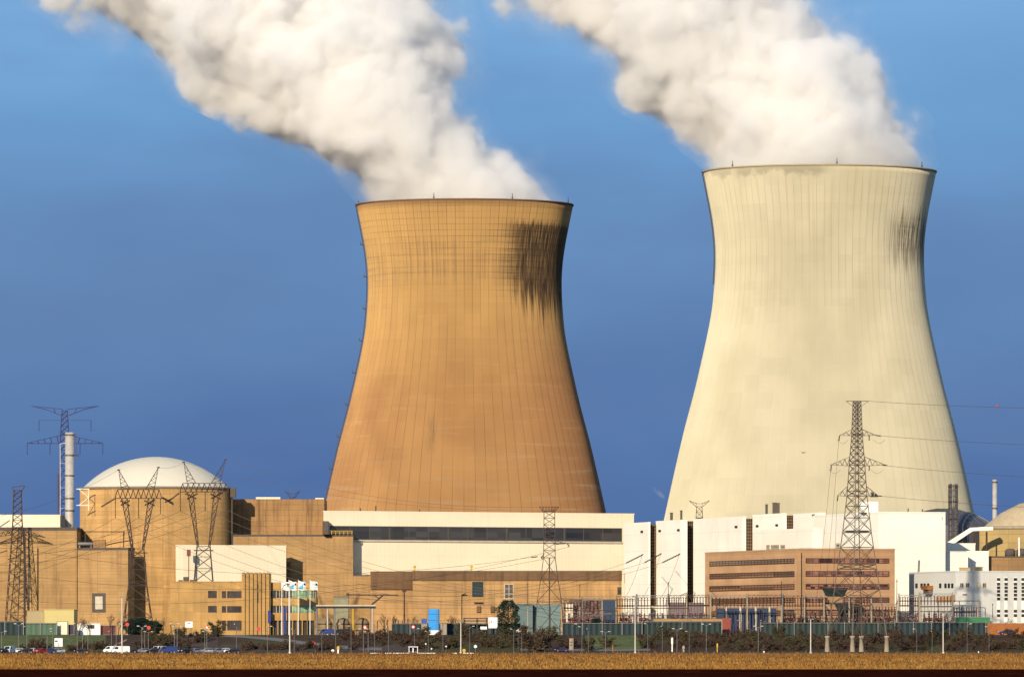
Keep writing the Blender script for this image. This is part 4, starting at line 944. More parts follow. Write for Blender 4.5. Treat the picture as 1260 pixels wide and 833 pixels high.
string(root, P(666,685,Yq), P(667.5,688,Yq), .3); string(root, P(661.5,684.6,Yq), P(653.5,685.6,Yq), .28)

# two cat-head portals on the left
def cat_pylon(label, cx_px, Y, horn, bridge, waist, base_w, strings, mat, hw):
    cx = PX(cx_px, Y); root = thing('lattice_pylon', label, 'pylon', (cx,Y,GZ), 'power line pylons')
    (hx0, hy0), (hx1, hy1) = horn; bx0, bx1, by0, by1 = bridge; wy, wh = waist
    mb = MB()                                                    # splayed lower body
    lattice(mb, cx, Y, lv_from([(wy,wh),(wy+45,wh*1.45),(782,base_w)], Y, .8), .17, .085)
    mb.build('tower_body', mat, root)
    for s in (-1,1):                                             # the two raked legs of the V, each a slim lattice
        lg = MB(); n = 7
        top = [P(cx_px+s*hw-3.6, by1, Y), P(cx_px+s*hw+3.6, by1, Y)]; bot = [P(cx_px+s*wh-2.0*(s>0)*1.0-(s<0)*0, wy, Y), P(cx_px+s*wh+2.0*(s<0), wy, Y)]
        for dy in (-1.2, 1.2):
            D = Vector((0,dy,0))
            for a, b in zip(top, bot): lg.bar(a+D, b+D*.9, .15)
            for i in range(n):
                a0, a1 = top[0].lerp(bot[0],i/n), top[1].lerp(bot[1],i/n); b0, b1 = top[0].lerp(bot[0],(i+1)/n), top[1].lerp(bot[1],(i+1)/n)
                lg.bar(a0+D, b1+D, .08, 3).bar(a1+D, b0+D, .08, 3).bar(a0+D, a1+D, .07, 3)
        for i in range(n+1):
            a0 = top[0].lerp(bot[0],i/n); a1 = top[1].lerp(bot[1],i/n)
            for a in (a0, a1): lg.bar(a+Vector((0,-1.2,0)), a+Vector((0,1.2,0)), .06, 3)
        lg.build('raked_leg', mat, root)
    br = MB(); n = 9
    for dy in (-1.2,1.2):
        D = Vector((0,dy,0)); br.bar(P(bx0,by1,Y)+D, P(bx1,by1,Y)+D, .17).bar(P(bx0+4,by0,Y)+D, P(bx1-4,by0,Y)+D, .13)
        for i in range(n):
            xa, xb = bx0+(bx1-bx0)*i/n, bx0+(bx1-bx0)*(i+1)/n; xm = (xa+xb)/2
            br.bar(P(xa,by1,Y)+D, P(xm,by0,Y)+D, .09, 3).bar(P(xm,by0,Y)+D, P(xb,by1,Y)+D, .09, 3)
    for i in range(n+1): xa = bx0+(bx1-bx0)*i/n; br.bar(P(xa,by1,Y)+Vector((0,-1.2,0)), P(xa,by1,Y)+Vector((0,1.2,0)), .08, 3)
    br.build('bridge', mat, root)
    for hx, hy, s in ((hx0,hy0,-1),(hx1,hy1,1)):
        h = MB(); T = P(hx, hy, Y); rx0 = cx_px+s*hw
        for dy in (-1,1):
            a = P(rx0-s*7, by0, Y)+Vector((0,dy,0)); b = P(rx0+s*3.6, by0, Y)+Vector((0,dy,0)); h.bar(a, T, .12).bar(b, T, .12)
            for i in range(5): h.bar(a.lerp(T,i/5), b.lerp(T,(i+.6)/5), .07, 3).bar(b.lerp(T,(i+.6)/5), a.lerp(T,(i+1)/5), .07, 3)
        h.bar(T+Vector((-.5,0,0)), T+Vector((.5,0,0)), .3); h.build('horn', mat, root)
    for (xa, ya, xb, yb, rr) in strings: string(root, P(xa,ya,Y-.5), P(xb,yb,Y-.5), rr)
    cl = MB(); z = PZ(wy+5, Y); cl.box(cx-wh*Y/F*1.5, cx+wh*Y/F*1.5, Y-wh*Y/F, Y+wh*Y/F, z-.15, z+.15); cl.build('platform', mat, root)
    return root
cat_pylon('cat headed lattice pylon standing before the round reactor building wall', 169.5, 2524, ((146,578),(195,575)), (141.5,199,602,613), (675,7.5), 20,
   [(142,613,142,637,.20),(170.5,613,170.5,637,.2),(197.5,613,197.5,632,.2),(141,613.5,124.5,623.5,.36),(148,616,160,622,.36),(160,615.5,148.5,621.5,.36),(177.5,615.5,190.5,622,.36),(191,615,178,621.5,.36),(199,612,214,621,.36),(212,613,203,618,.36)], M['lat'], 16.5)
cat_pylon('cat headed lattice pylon rising behind the plain white block', 250.5, 2557, ((226,568.5),(277.5,565.5)), (221.5,281.5,594.5,605), (672,8), 18,
   [(222,605,222,629,.20),(252.5,605,252.5,628,.2),(280.5,605,280.5,628,.2),(220.5,606.5,207,617,.36),(228,607,241.5,613.5,.36),(243,607,230,614,.36),(259,607.5,272,614,.36),(274,606,260,613,.36),(200.5,612,213.5,619,.34)], M['lat'], 16.5)

# dark pylon at the far left
Yl = 2655; cx = PX(21.5,Yl)
root = thing('lattice_pylon', 'dark narrow lattice pylon standing close before the far left hall', 'pylon', (cx,Yl,GZ), 'power line pylons')
mb = MB(); lattice(mb, cx, Yl, lv_from([(603,4.6),(640,5.6),(690,9),(782,15.5)], Yl, .75), .16, .085); mb.build('tower_body', M['lat'], root)
mb = MB()
for s in (-1,1): mb.bar(P(15,599.5,Yl)+Vector((0,s,0)), P(30.5,597.5,Yl)+Vector((0,s,0)), .16).bar(P(15,599.5,Yl)+Vector((0,s,0)), P(19,607,Yl)+Vector((0,s,0)), .12).bar(P(30.5,597.5,Yl)+Vector((0,s,0)), P(25,608,Yl)+Vector((0,s,0)), .12)
mb.build('crossarm', M['lat'], root)
crossarm(root, M['lat'], Yl, -14, 56, 661, 650, 658, 16, 28, .12)
string(root, P(0,648,Yl), P(12,640,Yl), .3); string(root, P(55,661,Yl), P(38,657,Yl), .26); string(root, P(0,680,Yl), P(9,677,Yl), .26)
mb = MB().bar((PX(30.8,Yl-5),Yl-5,GZ), P(30.8,660,Yl-5), .26, 6); mb.build('cable_riser', M['black'], root)

# far pylon, distance haze and shade painted into its blue grey colour
Yz = 3300; cx = PX(79.5,Yz)
root = thing('lattice_pylon', 'distant blue grey pylon with swept double arms behind the wide pale stack', 'pylon', (cx,Yz,GZ), 'power line pylons')
mb = MB(); lattice(mb, cx, Yz, lv_from([(505,3.2),(535,5),(620,7),(782,16)], Yz, .9), .24, .11); mb.build('tower_body', M['lathaze'], root)
for s in (-1,1):
    mb = MB()
    for dy in (-1,1):
        D = Vector((0,dy,0)); tip = P(80+s*41.5, 499.5, Yz); a = P(80+s*3, 503.5, Yz)+D; b = P(80+s*5, 511, Yz)+D; c = P(80+s*24, 503.5, Yz)+D
        mb.bar(a, tip, .2).bar(b, c, .22).bar(c, tip, .26); mb.bar(P(80+s*12,507.5,Yz)+D, P(80+s*14,503,Yz)+D, .13, 3)
    mb.build('crossarm', M['lathaze'], root)
    mb = MB()
    for dy in (-1,1):
        D = Vector((0,dy,0)); mb.bar(P(80+s*5,535.5,Yz)+D, P(80+s*46.5,545,Yz), .2).bar(P(80+s*5,545.5,Yz)+D, P(80+s*46.5,545.5,Yz), .24)
        for k in range(5): mb.bar(P(80+s*(8+8*k),545.3,Yz)+D, P(80+s*(10+8*k),536.5+2*k,Yz)+D, .12, 3)
    mb.build('crossarm', M['lathaze'], root)
    mb = MB().bar(P(80+s*5,517,Yz), P(80+s*32,517,Yz), .13); mb.build('crossarm', M['lathaze'], root)
    for x in (18.5, 46.5): string(root, P(80+s*x,545.5,Yz), P(80+s*x,559.5,Yz), .22, mat=M['lathaze'])
    string(root, P(80+s*32,517,Yz), P(80+s*32,531,Yz), .22, mat=M['lathaze'])
# pylon tops behind the roofs
for px, Y, yt, yb, w_, lab in ((860.5,2668,616,638,12.5,'small Y headed pylon top peeping over the stepped white halls'),(360,2870,604,616,9,'faint pylon top beyond the stained concrete storey')):
    cx = PX(px,Y); root = thing('lattice_pylon', lab, 'pylon', (cx,Y,GZ), 'power line pylons')
    mb = MB(); lattice(mb, cx, Y, lv_from([(yt+7,3.2),(yb,4.2),(700,8),(782,14)], Y, 1.0), .12, .07); mb.build('tower_body', M['lat'], root)
    for s in (-1,1):
        mb = MB()
        for dy in (-.8,.8):
            D = Vector((0,dy,0)); T = P(px+s*w_, yt, Y); mb.bar(P(px+s*3,yt+3.5,Y)+D, T, .11).bar(P(px+s*3,yt+8,Y)+D, T, .1)
            for k in range(3): mb.bar(P(px+s*3,yt+3.5,Y).lerp(T,k/3)+D, P(px+s*3,yt+8,Y).lerp(T,(k+.5)/3)+D, .06, 3)
        mb.build('crossarm', M['lat'], root)
    mb = MB().bar(P(px-3,yt+3.5,Y), P(px+3,yt+3.5,Y), .1); mb.build('top_beam', M['lat'], root)

# wires --------------------------------------------------------------------------------------------
def wire(label, a, b, sag, r=.055, group='overhead wires', n=18):
    a, b = Vector(a), Vector(b); pts = [a.lerp(b, i/n) - Vector((0,0,4*sag*(i/n)*(1-i/n))) for i in range(n+1)]
    mid = a.lerp(b,.5); me = MB().path(pts, r, 3); o = me.build('overhead_wire', M['wire']); tag(o, label, 'wire', group)
Yp2 = 2330
names = ('topmost','second','third','lowest')
for k, (x0,y0,x1,y1) in enumerate(((1068,493.5,1330,503),(1084,536.2,1330,549),(1092,573,1330,590),(1085,610.3,1330,627))):
    wire(names[k]+' wire running right from the tallest pylon past the cream tower', P(x0,y0,Yp2-(3 if k else 0)), P(x1,y1,2150), .5, .06)
b = MB(); q = P(1227,500.2,2210); b.sphere(q, .36, 8); o = b.build('marker_ball', M['red']); tag(o, 'small red marker ball on the topmost wire at the right', 'marker ball')
for k, (x0,y0,x1,y1) in enumerate(((1032,542.5,1014,742),(1022,579,1004,742),(1030,616,1024,742))):
    wire(('steep wire dropping from the upper left arm of the tallest pylon','steep wire dropping from the middle left arm of the tallest pylon','steep wire dropping from the lower left arm of the tallest pylon')[k], P(x0,y0,Yp2), P(x1,y1,2488), 2.0, .05)
cat1 = [(142,637),(170.5,637),(197.5,632)]; cat2 = [(222,629),(252.5,628),(280.5,628)]
ends_r = [(700,737),(725,737),(748,738)]
for k, (x,y) in enumerate(cat2):
    wire(('left','middle','right')[k]+' wire sweeping right from the cat headed pylon behind the white block', P(x,y,2556), P(ends_r[k][0]+60,ends_r[k][1],2492), 9, .06)
    wire(('left','middle','right')[k]+' wire leaving leftward from the cat headed pylon behind the white block', P(x,y,2556), P(-80,668+14*k,2480), 6, .06)
for k, (x,y) in enumerate(cat1):
    wire(('left','middle','right')[k]+' wire sweeping right from the cat headed pylon by the round reactor wall', P(x,y,2523), P(ends_r[k][0]-20,ends_r[k][1],2492), 12, .06)
    wire(('left','middle','right')[k]+' wire leaving leftward from the cat headed pylon by the round reactor wall', P(x,y,2523), P(-80,700+14*k,2470), 5, .06)
for k, (x0,y0,Y0,x1,y1,Y1_) in enumerate(((226,568.5,2557,690,628,2482),(277.5,565.5,2557,664,623.5,2482),(146,578,2524,-80,640,2480),(195,575,2524,226,568.5,2588))):
    wire(('earth wire from the left horn behind the white block to the rust brown pylon','earth wire from the right horn behind the white block to the rust brown pylon','earth wire leaving leftward from the horn by the round reactor wall','short earth wire between the two cat headed pylons')[k], P(x0,y0,Y0), P(x1,y1,Y1_), 5 if k < 3 else 1, .045)
for k, (x0,y0,Y0,x1,y1,Y1_) in enumerate(((653.5,685.6,2482,-80,652,2560),(667.5,688,2482,-80,690,2500),(700.5,672.5,2482,-80,730,2480))):
    wire(('upper','middle','lower')[k]+' wire crossing leftward from the rust brown pylon below the tan tower', P(x0,y0,Y0), P(x1,y1,Y1_), 10, .055)
# strain strings landing on the white halls, with their conductors
for k, (x0,y0,x1,y1,Y,lab) in enumerate(((770.5,692.5,790.5,682.5,2590,'black strain insulator before the leftmost white hall'),(793,692,813,681.5,2578,'black strain insulator crossing the first louvre strip'),(815,692,836,681.8,2524,'black strain insulator before the second white hall'))):
    root = thing('strain_insulator', lab, 'insulator', P(x1,y1,Y), 'strain insulators on the white halls')
    string(root, P(x0,y0,Y), P(x1,y1,Y), .34); MB().bar(P(x1,y1,Y), P(x1+.7,y1,Y+26), .1).bar(P(x1-.6,y1,Y), P(x1+1,y1-.7,Y), .3).build('anchor_rod', M['lat'], root)
    wire(('upper','middle','lower')[k]+' wire strung from the low hall roof up to a black strain insulator', P(x0,y0,Y), P(440-10*k,718+8*k,2500), 6, .055)
    wire(('left','middle','right')[k]+' slack wire hanging steeply below a black strain insulator', P(x1-.4,y1+.5,Y), P(768+22*k,737,2492), 1.5, .06)
# ------------------------------------------------------------------ fences along the yard
def fence(label, x0, x1, y0, Y, mat, group='sheet fences along the yard', y1=None):
    a, b = PX(x0,Y), PX(x1,Y); z1 = PZ(y0,Y); z0 = ground_z(Y)-.2
    root = thing('sheet_fence', label, 'fence', ((a+b)/2, Y, ground_z(Y)), group)
    mb = MB(); x = a; k = 0
    vs = []; n = int((b-a)/.9)
    for i in range(n+1): xx = a+(b-a)*i/n; yy = Y+(.18 if i%2 else 0); vs += [(xx,yy,z0),(xx,yy,z1)]
    mb.add(vs, [(2*i,2*i+2,2*i+3,2*i+1) for i in range(n)]); 
    mb.add([(v[0],v[1]+.12,v[2]) for v in vs], [(2*i+1,2*i+3,2*i+2,2*i) for i in range(n)])
    mb.build('panel', M[mat], root)
    m = max(2, int((b-a)/5.5))
    for i in range(m+1):
        xx = a+(b-a)*i/m; MB().box(xx-.13, xx+.13, Y-.3, Y-.06, z0, z1+.25).build('post', M['steel'], root)
    MB().box(a, b, Y-.17, Y-.05, z1-.25, z1-.1).build('rail', M['steel'], root)
    return root
fence('blue teal sheet fence at the far left below the dark narrow pylon', -40, 29, 764, 2436, 'tealb')
fence('pale green sheet fence in front of the khaki annex', 29.5, 70, 766, 2437, 'greensh')
fence('dark teal sheet fence running behind the blue tank', 482, 640, 766.5, 2447, 'tealb')
fence('teal sheet fence beside the tall dark evergreen', 692, 790, 766, 2436, 'tealb')
fence('dull teal sheet fence below the second white hall', 790.5, 888, 764, 2437, 'teal')
fence('long teal sheet fence below the tan office', 936, 1101, 765.5, 2436, 'teal')
fence('teal sheet fence before the blue grey building', 1101.5, 1213, 765, 2437, 'tealb')
rt = block('boundary_wall', 'rust orange board wall at the right edge', flat_plan(1213.5, 1320, 2438, .5), PZ(766.5,2438), 'orange', 'wall', ch=.15, coping='orange')
rt = block('retaining_wall', 'low tan wall top above the dull teal fence', flat_plan(804, 889, 2446, 3), PZ(760.5,2446), 'brownw', 'wall', ch=.2)
MB().box(PX(889,2446), PX(899,2446), 2445, 2450, GZ, PZ(760,2446)).build('end_block', plain('dull red board', (.22,.05,.04), .7), rt)

def container(name, label, x0, x1, y0, Y, mat, cat, win=(), door=True, group=None):
    a, b = PX(x0,Y), PX(x1,Y); zb = ground_z(Y); zt = PZ(y0,Y); root = thing(name, label, cat, ((a+b)/2,Y,zb), group)
    mb = MB().box(a+.05, b-.05, Y+.05, Y+2.4, zb+.15, zt-.1)
    n = max(3, int((b-a)/.5))
    for i in range(n): x = a+(b-a)*(i+.25)/n; mb.box(x, x+(b-a)*.5/n, Y, Y+.05, zb+.25, zt-.2)
    mb.build('body', mat, root)
    fr = MB()
    for x in (a, b): fr.box(x-.08, x+.08, Y-.06, Y+2.46, zb, zt)
    fr.box(a+.081, b-.081, Y-.06, Y+2.46, zt-.14, zt+.02).box(a+.081, b-.081, Y-.06, Y+2.46, zb, zb+.15); fr.build('frame', M['steel'] if mat is not M['wht'] else M['wht'], root)
    A = V2(a, Y-.02)
    for wx0, wx1, wy0, wy1 in win: window(root, A, EX, PX(wx0,Y)-a, PX(wx1,Y)-a, PZ(wy1,Y), PZ(wy0,Y), n=2, frame='frame', bw=.1)
    return root
container('site_cabin', 'white site cabin with a dark window left of the cat headed pylon', 95.5, 123, 766.8, 2450, M['wht'], 'cabin', [(108,116,768.5,772.8)])
container('storage_container', 'bright cream box on the bank left of the white site cabin', 70.2, 83, 764, 2440, M['creamw'], 'container')
container('storage_container', 'dark violet box between the cream box and the white site cabin', 84.5, 91, 768, 2442, plain('dark violet paint', (.03,.022,.06), .6), 'container')
container('storage_container', 'dull red box right of the white site cabin', 124.5, 142, 769, 2452, plain('dark red paint', (.11,.03,.025), .6), 'container')
container('storage_container', 'green container before the blue grey building', 1176, 1218, 759, 2452, M['green'], 'container')
container('storage_container', 'grey teal shed behind the rust brown pylon', 636.5, 655, 742.5, 2520, plain('grey teal paint', (.10,.15,.16), .7), 'shed')
container('storage_container', 'pale teal shed right of the rust brown pylon', 655.5, 690, 743, 2524, plain('pale grey teal paint', (.13,.19,.19), .7), 'shed')
container('switch_house', 'brown violet switch house behind the gantries', 700, 738, 737.5, 2530, plain('violet brown board', (.17,.10,.085), .8), 'shed')
container('switch_house', 'navy blue switch house beside the leftmost white hall', 739.5, 757.5, 737, 2522, plain('deep blue board', (.015,.035,.075), .6), 'shed')
container('switch_house', 'dull grey violet switch house behind the red brown bushings', 822, 866, 741, 2532, plain('grey violet board', (.16,.12,.13), .8), 'shed')
container('equipment_cabinet', 'pale grey cabinet left of the blue tank', 519, 525.5, 767, 2432, M['conc'], 'cabinet')
container('equipment_cabinet', 'pale grey cabinet right of the blue tank', 542, 549.5, 767, 2432, M['conc'], 'cabinet')
container('equipment_cabinet', 'deep blue cabinet behind the left pale cabinet', 518.5, 525.5, 760.5, 2446, plain('royal blue paint', (.02,.07,.30), .5), 'cabinet')
container('storage_container', 'bright cream doorway box below the low tan hall', 696, 705, 742.5, 2526, M['creamw'], 'shed')

# blue tank
Yt_ = 2434; x = PX(534,Yt_); zt = PZ(749,Yt_); root = thing('blue_tank', 'bright blue upright tank with a white foot below the low tan hall', 'tank', (x,Yt_,GZ))
w_ = 6.7*Yt_/F
def rrect(w, d, r, n=5):
    out = []
    for cx_, cy_, a0 in ((w-r,d-r,0),(-w+r,d-r,90),(-w+r,-d+r,180),(w-r,-d+r,270)):
        out += [(cx_+r*math.cos(R(a0+90*i/n)), cy_+r*math.sin(R(a0+90*i/n))) for i in range(n+1)]
    return out
MB().prism([(x+a, Yt_+b) for a, b in rrect(w_, 1.3, .5)], GZ+1.5, zt-.3).prism([(x+a*.93, Yt_+b*.93) for a, b in rrect(w_, 1.3, .5)], zt-.298, zt).build('body', M['blue'], root)
MB().prism([(x+a*1.02, Yt_+b*1.05) for a, b in rrect(w_, 1.3, .5)], GZ, GZ+1.498).build('plinth', M['wht'], root)
mb = MB()
for s in (-.5,.5): mb.bar((x+1.0+s*.5, Yt_-1.42, GZ+1.5), (x+1.0+s*.5, Yt_-1.42, zt), .06)
for k in range(9): mb.bar((x+.75,Yt_-1.42,GZ+1.9+.6*k), (x+1.25,Yt_-1.42,GZ+1.9+.6*k), .05)
mb.build('ladder', M['steel'], root)
mb = MB()
for z in (.38,.62): mb.box(x-w_*.99, x+w_*.99, Yt_-1.36, Yt_-1.3, GZ+1.5+(zt-GZ)*z, GZ+1.7+(zt-GZ)*z)
mb.build('band', plain('dark blue band', (.01,.12,.38), .5), root)

# dark hopper-like steel structure behind the tall pylon
Yh_ = 2464; root = thing('steel_hopper', 'dark teal steel hopper on legs behind the tallest pylon', 'hopper', (PX(1028,Yh_),Yh_,GZ)); mb = MB()
a = lambda x, y, d: (PX(x,Yh_), Yh_+d, PZ(y,Yh_))
vs = [a(1012,723,0),a(1044,723,0),a(1044,723,6),a(1012,723,6),a(1017,733,1),a(1039,733,1),a(1039,733,5),a(1017,733,5)]
mb.add(vs, [(0,3,2,1),(4,5,6,7),(0,1,5,4),(1,2,6,5),(2,3,7,6),(3,0,4,7)]); mb.build('hopper', plain('dark teal steel', (.016,.026,.028), .6), root)
MB().box(PX(1019,Yh_), PX(1037,Yh_), Yh_+1.5, Yh_+4.5, PZ(741,Yh_), PZ(733.1,Yh_)).build('casing', M['brick'], root)
mb = MB().box(PX(1014,Yh_), PX(1042,Yh_), Yh_+1, Yh_+5, PZ(743,Yh_), PZ(741.05,Yh_))
for x in (1015,1023,1033,1041): mb.bar((PX(x,Yh_),Yh_+1.5,PZ(743,Yh_)), (PX(1028+(x-1028)*.6,Yh_),Yh_+2,GZ), .35)
mb.bar(a(1015,743,1.5), a(1036,778,2), .18).bar(a(1041,743,1.5), a(1020,778,2), .18)
mb.build('support_frame', plain('dark teal steel', (.016,.026,.028), .6), root)

# ------------------------------------------------------------------ substation
def gantry(label, x0, x1, ytop, Y, nins=4, beam2=None):
    a, b = PX(x0,Y), PX(x1,Y); zt = PZ(ytop,Y); root = thing('busbar_gantry', label, 'gantry', ((a+b)/2,Y,GZ), 'substation gantries')
    for x in (a, b):
        MB().bar((x,Y,GZ), (x,Y,zt+.9), .32, 6, .24).bar((x,Y,GZ), (x,Y,GZ+.5), .55, 6).build('post', M['conc'] if (int(x*7)%3) else M['steel'], root)
    mb = MB()
    for dz, dy in ((0,-.35),(0,.35),(.75,0)): mb.bar((a,Y+dy,zt-.4+dz), (b,Y+dy,zt-.4+dz), .11)
    n = max(4, int((b-a)/1.4))
    for i in range(n):
        xa, xb = a+(b-a)*i/n, a+(b-a)*(i+1)/n
        for dy in (-.35,.35): mb.bar((xa,Y+dy,zt-.4), ((xa+xb)/2,Y,zt+.35), .06, 3).bar(((xa+xb)/2,Y,zt+.35), (xb,Y+dy,zt-.4), .06, 3)
    mb.build('beam', M['lat' if int(a)%2 else 'steel'], root)
    if beam2: MB().box(a, b, Y-.12, Y+.12, PZ(beam2,Y)-.2, PZ(beam2,Y)+.2).build('lower_beam', M['lat'], root)
    nins *= 2
    for i in range(nins):
        x = a+(b-a)*(i+.5)/nins; string(root, (x,Y,zt-.45), (x,Y,zt-3.4), .25, mat=M['rust' if i%2 else 'black'])
    mb = MB()
    for i in range(nins): x = a+(b-a)*(i+.5)/nins; mb.bar((x,Y,zt-3.4), (x+.25,Y-.3,GZ+1.0), .10, 4)
    mb.build('dropper', M['lat'], root)
gl_ = [(693,716,740,2505,3,748,'leftmost gantry of the substation, before the brown violet switch house'),(716.5,741,737,2500,3,746,'gantry between the brown violet and navy switch houses'),(758,783,735,2496,4,745,'gantry at the corner of the leftmost white hall'),
 (783.5,822,733.5,2490,5,745,'gantry below the first dark louvre strip'),(822.5,845,733.5,2492,4,745,'gantry below the second white hall'),(845.5,874,733,2494,4,745,'gantry at the left corner of the tan office'),
 (874.5,919,733.5,2458,5,None,'gantry in front of the left half of the navy shed'),(919.5,963,733,2456,5,None,'gantry in front of the right half of the navy shed'),(963.5,990,734,2458,4,745,'gantry below the corner pier of the tan office'),
 (990.5,1014,734,2460,3,745,'gantry left of the dark hopper'),(1045,1072,733,2458,4,745,'gantry right of the dark hopper'),(1072.5,1103,744.5,2456,4,752,'low gantry at the right corner of the tan office'),
 (1106,1131,733,2462,4,745,'gantry at the left corner of the blue grey building'),(1131.5,1172,731.5,2458,5,746,'gantry below the orange balcony'),(1172.5,1203,745.5,2456,5,753,'low gantry above the green container')]
for g_ in gl_: gantry(g_[6], *g_[:4], nins=g_[4], beam2=g_[5])

def transformer(proto_mat):
    root = bpy.data.objects.new('transformer', None); COL.objects.link(root)
    MB().box(-1.6,1.6,-1.2,1.2,.5,3.4).box(-1.75,1.75,-1.3,1.3,3.4,3.6).box(-1.3,1.3,-1,1,0,.5).build('tank', proto_mat, root)
    for s in (-1,1):
        r = MB()
        for k in range(6): r.box(s*2.35-.5, s*2.35+.5, -1.1+k*.4, -.95+k*.4, .9, 3.2)
        r.build('radiator', M['steel'], root)
    MB().bar((-1.5,.5,4.4), (1.0,.5,4.4), .42, 10).bar((-1,.5,3.6), (-1,.5,4.1), .1).bar((.6,.5,3.6), (.6,.5,4.1), .1).build('conservator', proto_mat, root)
    for x in (-1.1,0,1.1): string(root, (x,-.5,3.6), (x*1.25,-.7,6.2), .24, 'bushing', M['rust'])
    return root
tm = plain('transformer brown paint', (.085,.040,.030), .6); tm2 = plain('transformer grey paint', (.09,.085,.09), .6)
spots_ = [(706,2478),(728,2480),(769,2476),(793,2474),(809,2476),(834,2472),(858,2474),(869,2470),(972,2474),(1003,2472),(1059,2470),(1082,2472),(1094,2474),(1122,2452),(1143,2452),(1158,2454)]
tl = ['below the leftmost gantry','under the second gantry from the left','before the foot of the leftmost white hall','below the first dark louvre strip, left one of two','below the first dark louvre strip, right one of two','before the grey violet switch house, left one','before the grey violet switch house, right one','at the left corner of the tan office','below the corner pier of the tan office','left of the dark hopper','right of the dark hopper','below the right end of the tan office, left one','below the right end of the tan office, right one','at the left corner of the blue grey building','below the orange balcony','right of the orange balcony']
proto = transformer(tm)
for i, (px, Y) in enumerate(spots_):
    o = proto if i == 0 else copy_tree(proto, None, {tm: tm2} if i % 3 == 1 else None)
    o.location = (PX(px,Y), Y, GZ); o.scale = (1.25,1.25,1.2); tag(o, 'small transformer with red brown bushings '+tl[i], 'transformer', 'substation transformers')
# post insulators on pedestals
def post_ins():
    root = bpy.data.objects.new('post_insulator', None); COL.objects.link(root)
    MB().bar((0,0,0), (0,0,2.2), .16, 5).box(-.4,.4,-.3,.3,2.2,2.35).build('pedestal', M['steel'], root)
    s = MB().bar((0,0,2.35), (0,0,4.7), .11, 6)
    for k in range(7): s.bar((0,0,2.5+.3*k), (0,0,2.65+.3*k), .25, 8, .17)
    s.build('porcelain', M['rust'], root); MB().box(-.28,.28,-.1,.1,4.7,4.95).build('cap', M['steel'], root)
    return root
pp = post_ins(); rg = random.Random(5); xs_ = []
zones = [(692,742,'before the switch houses left of the white halls',9),(760,872,'before the feet of the white halls',22),(874,960,'before the navy shed',12),(962,1010,'below the corner pier of the tan office',10),(1046,1103,'below the right part of the tan office',14),(1104,1204,'before the blue grey building',18),(462,512,'on the yard left of the blue tank',8)]
first = True
for a, b, lab, n in zones:
    for i in range(n):
        px = a+(b-a)*(i+rg.uniform(.2,.8))/n; Y = rg.uniform(2449,2468)
        o = pp if first else copy_tree(pp); first = False
        o.location = (PX(px,Y), Y, GZ); o.scale = (1,1,rg.uniform(.85,1.25)); tag(o, 'red brown post insulator on thin pedestal '+lab, 'insulator', 'post insulators '+lab)
# disconnectors: three insulator pairs on a portal frame with a bar across
def disconnector(m2):
    root = bpy.data.objects.new('disconnector', None); COL.objects.link(root)
    f = MB()
    for x in (-1.9,1.9): f.bar((x,0,0),(x,0,3.0),.13,5).bar((x,0,0),(0,0,3.0),.06,3)
    f.box(-2.3,2.3,-.25,.25,3.0,3.2).build('frame', M['lat'], root)
    for x in (-1.8,0,1.8): string(root, (x,0,3.2), (x+.12,0,5.6), .23, 'insulator', M[m2])
    MB().bar((-1.8,0,5.7),(-.2,0,6.4),.08,4).bar((0,0,5.7),(1.9,0,5.9),.08,4).bar((-2.2,.1,5.75),(2.4,.1,5.75),.05,4).build('contact_arm', M['steel'], root)
    return root
dp = {'rust': disconnector('rust'), 'black': disconnector('black')}; ud = set(); rg = random.Random(31)
for a, b, lab, n in ((695,745,'left of the white halls',11),(758,822,'before the leftmost white hall',14),(822,874,'before the grey violet switch house',13),(962,1012,'below the corner pier of the tan office',11),(1045,1103,'below the right part of the tan office',13),(1105,1170,'below the orange balcony',13)):
    for i in range(n):
        k = 'rust' if rg.random() < .6 else 'black'; o = dp[k] if k not in ud else copy_tree(dp[k]); ud.add(k)
        px = a+(b-a)*(i+rg.uniform(.1,.9))/n; Y = rg.uniform(2452,2486); o.location = (PX(px,Y),Y,GZ); o.rotation_euler = (0,0,rg.choice((0,0,1.57,.4))); o.scale = (1,1,rg.uniform(.9,1.35))
        tag(o, ('red brown' if k == 'rust' else 'black')+' disconnector switch on a portal frame '+lab, 'switchgear', k+' disconnectors '+lab)
for x0, x1, yy, Y, lab in ((692,760,751,2470,'left of the white halls'),(757,848,748,2481,'below the louvre strips'),(757,880,757,2462,'low before the white halls'),(846,962,744,2466,'above the navy shed front'),(962,1104,750,2466,'before the tan office'),(962,1104,760,2456,'low before the tan office'),(1104,1206,739,2466,'below the orange balcony'),(1104,1206,752,2460,'low before the blue grey building')):
    a, b = P(x0,yy,Y), P(x1,yy,Y); root = thing('busbar', 'long dark tubular busbar '+lab, 'busbar', (a.x,Y,GZ), 'tubular busbars')
    MB().bar(a, b, .13, 6).build('tube', M['lat'], root)
    n = max(3,int((b-a).length/6))
    for i in range(n+1):
        q = a.lerp(b,i/n); string(root, (q.x,Y,q.z-2.2), (q.x,Y,q.z-.1), .2, 'insulator', M['rust']); MB().bar((q.x,Y,GZ),(q.x,Y,q.z-2.2),.12,5).build('post', M['lat'], root)
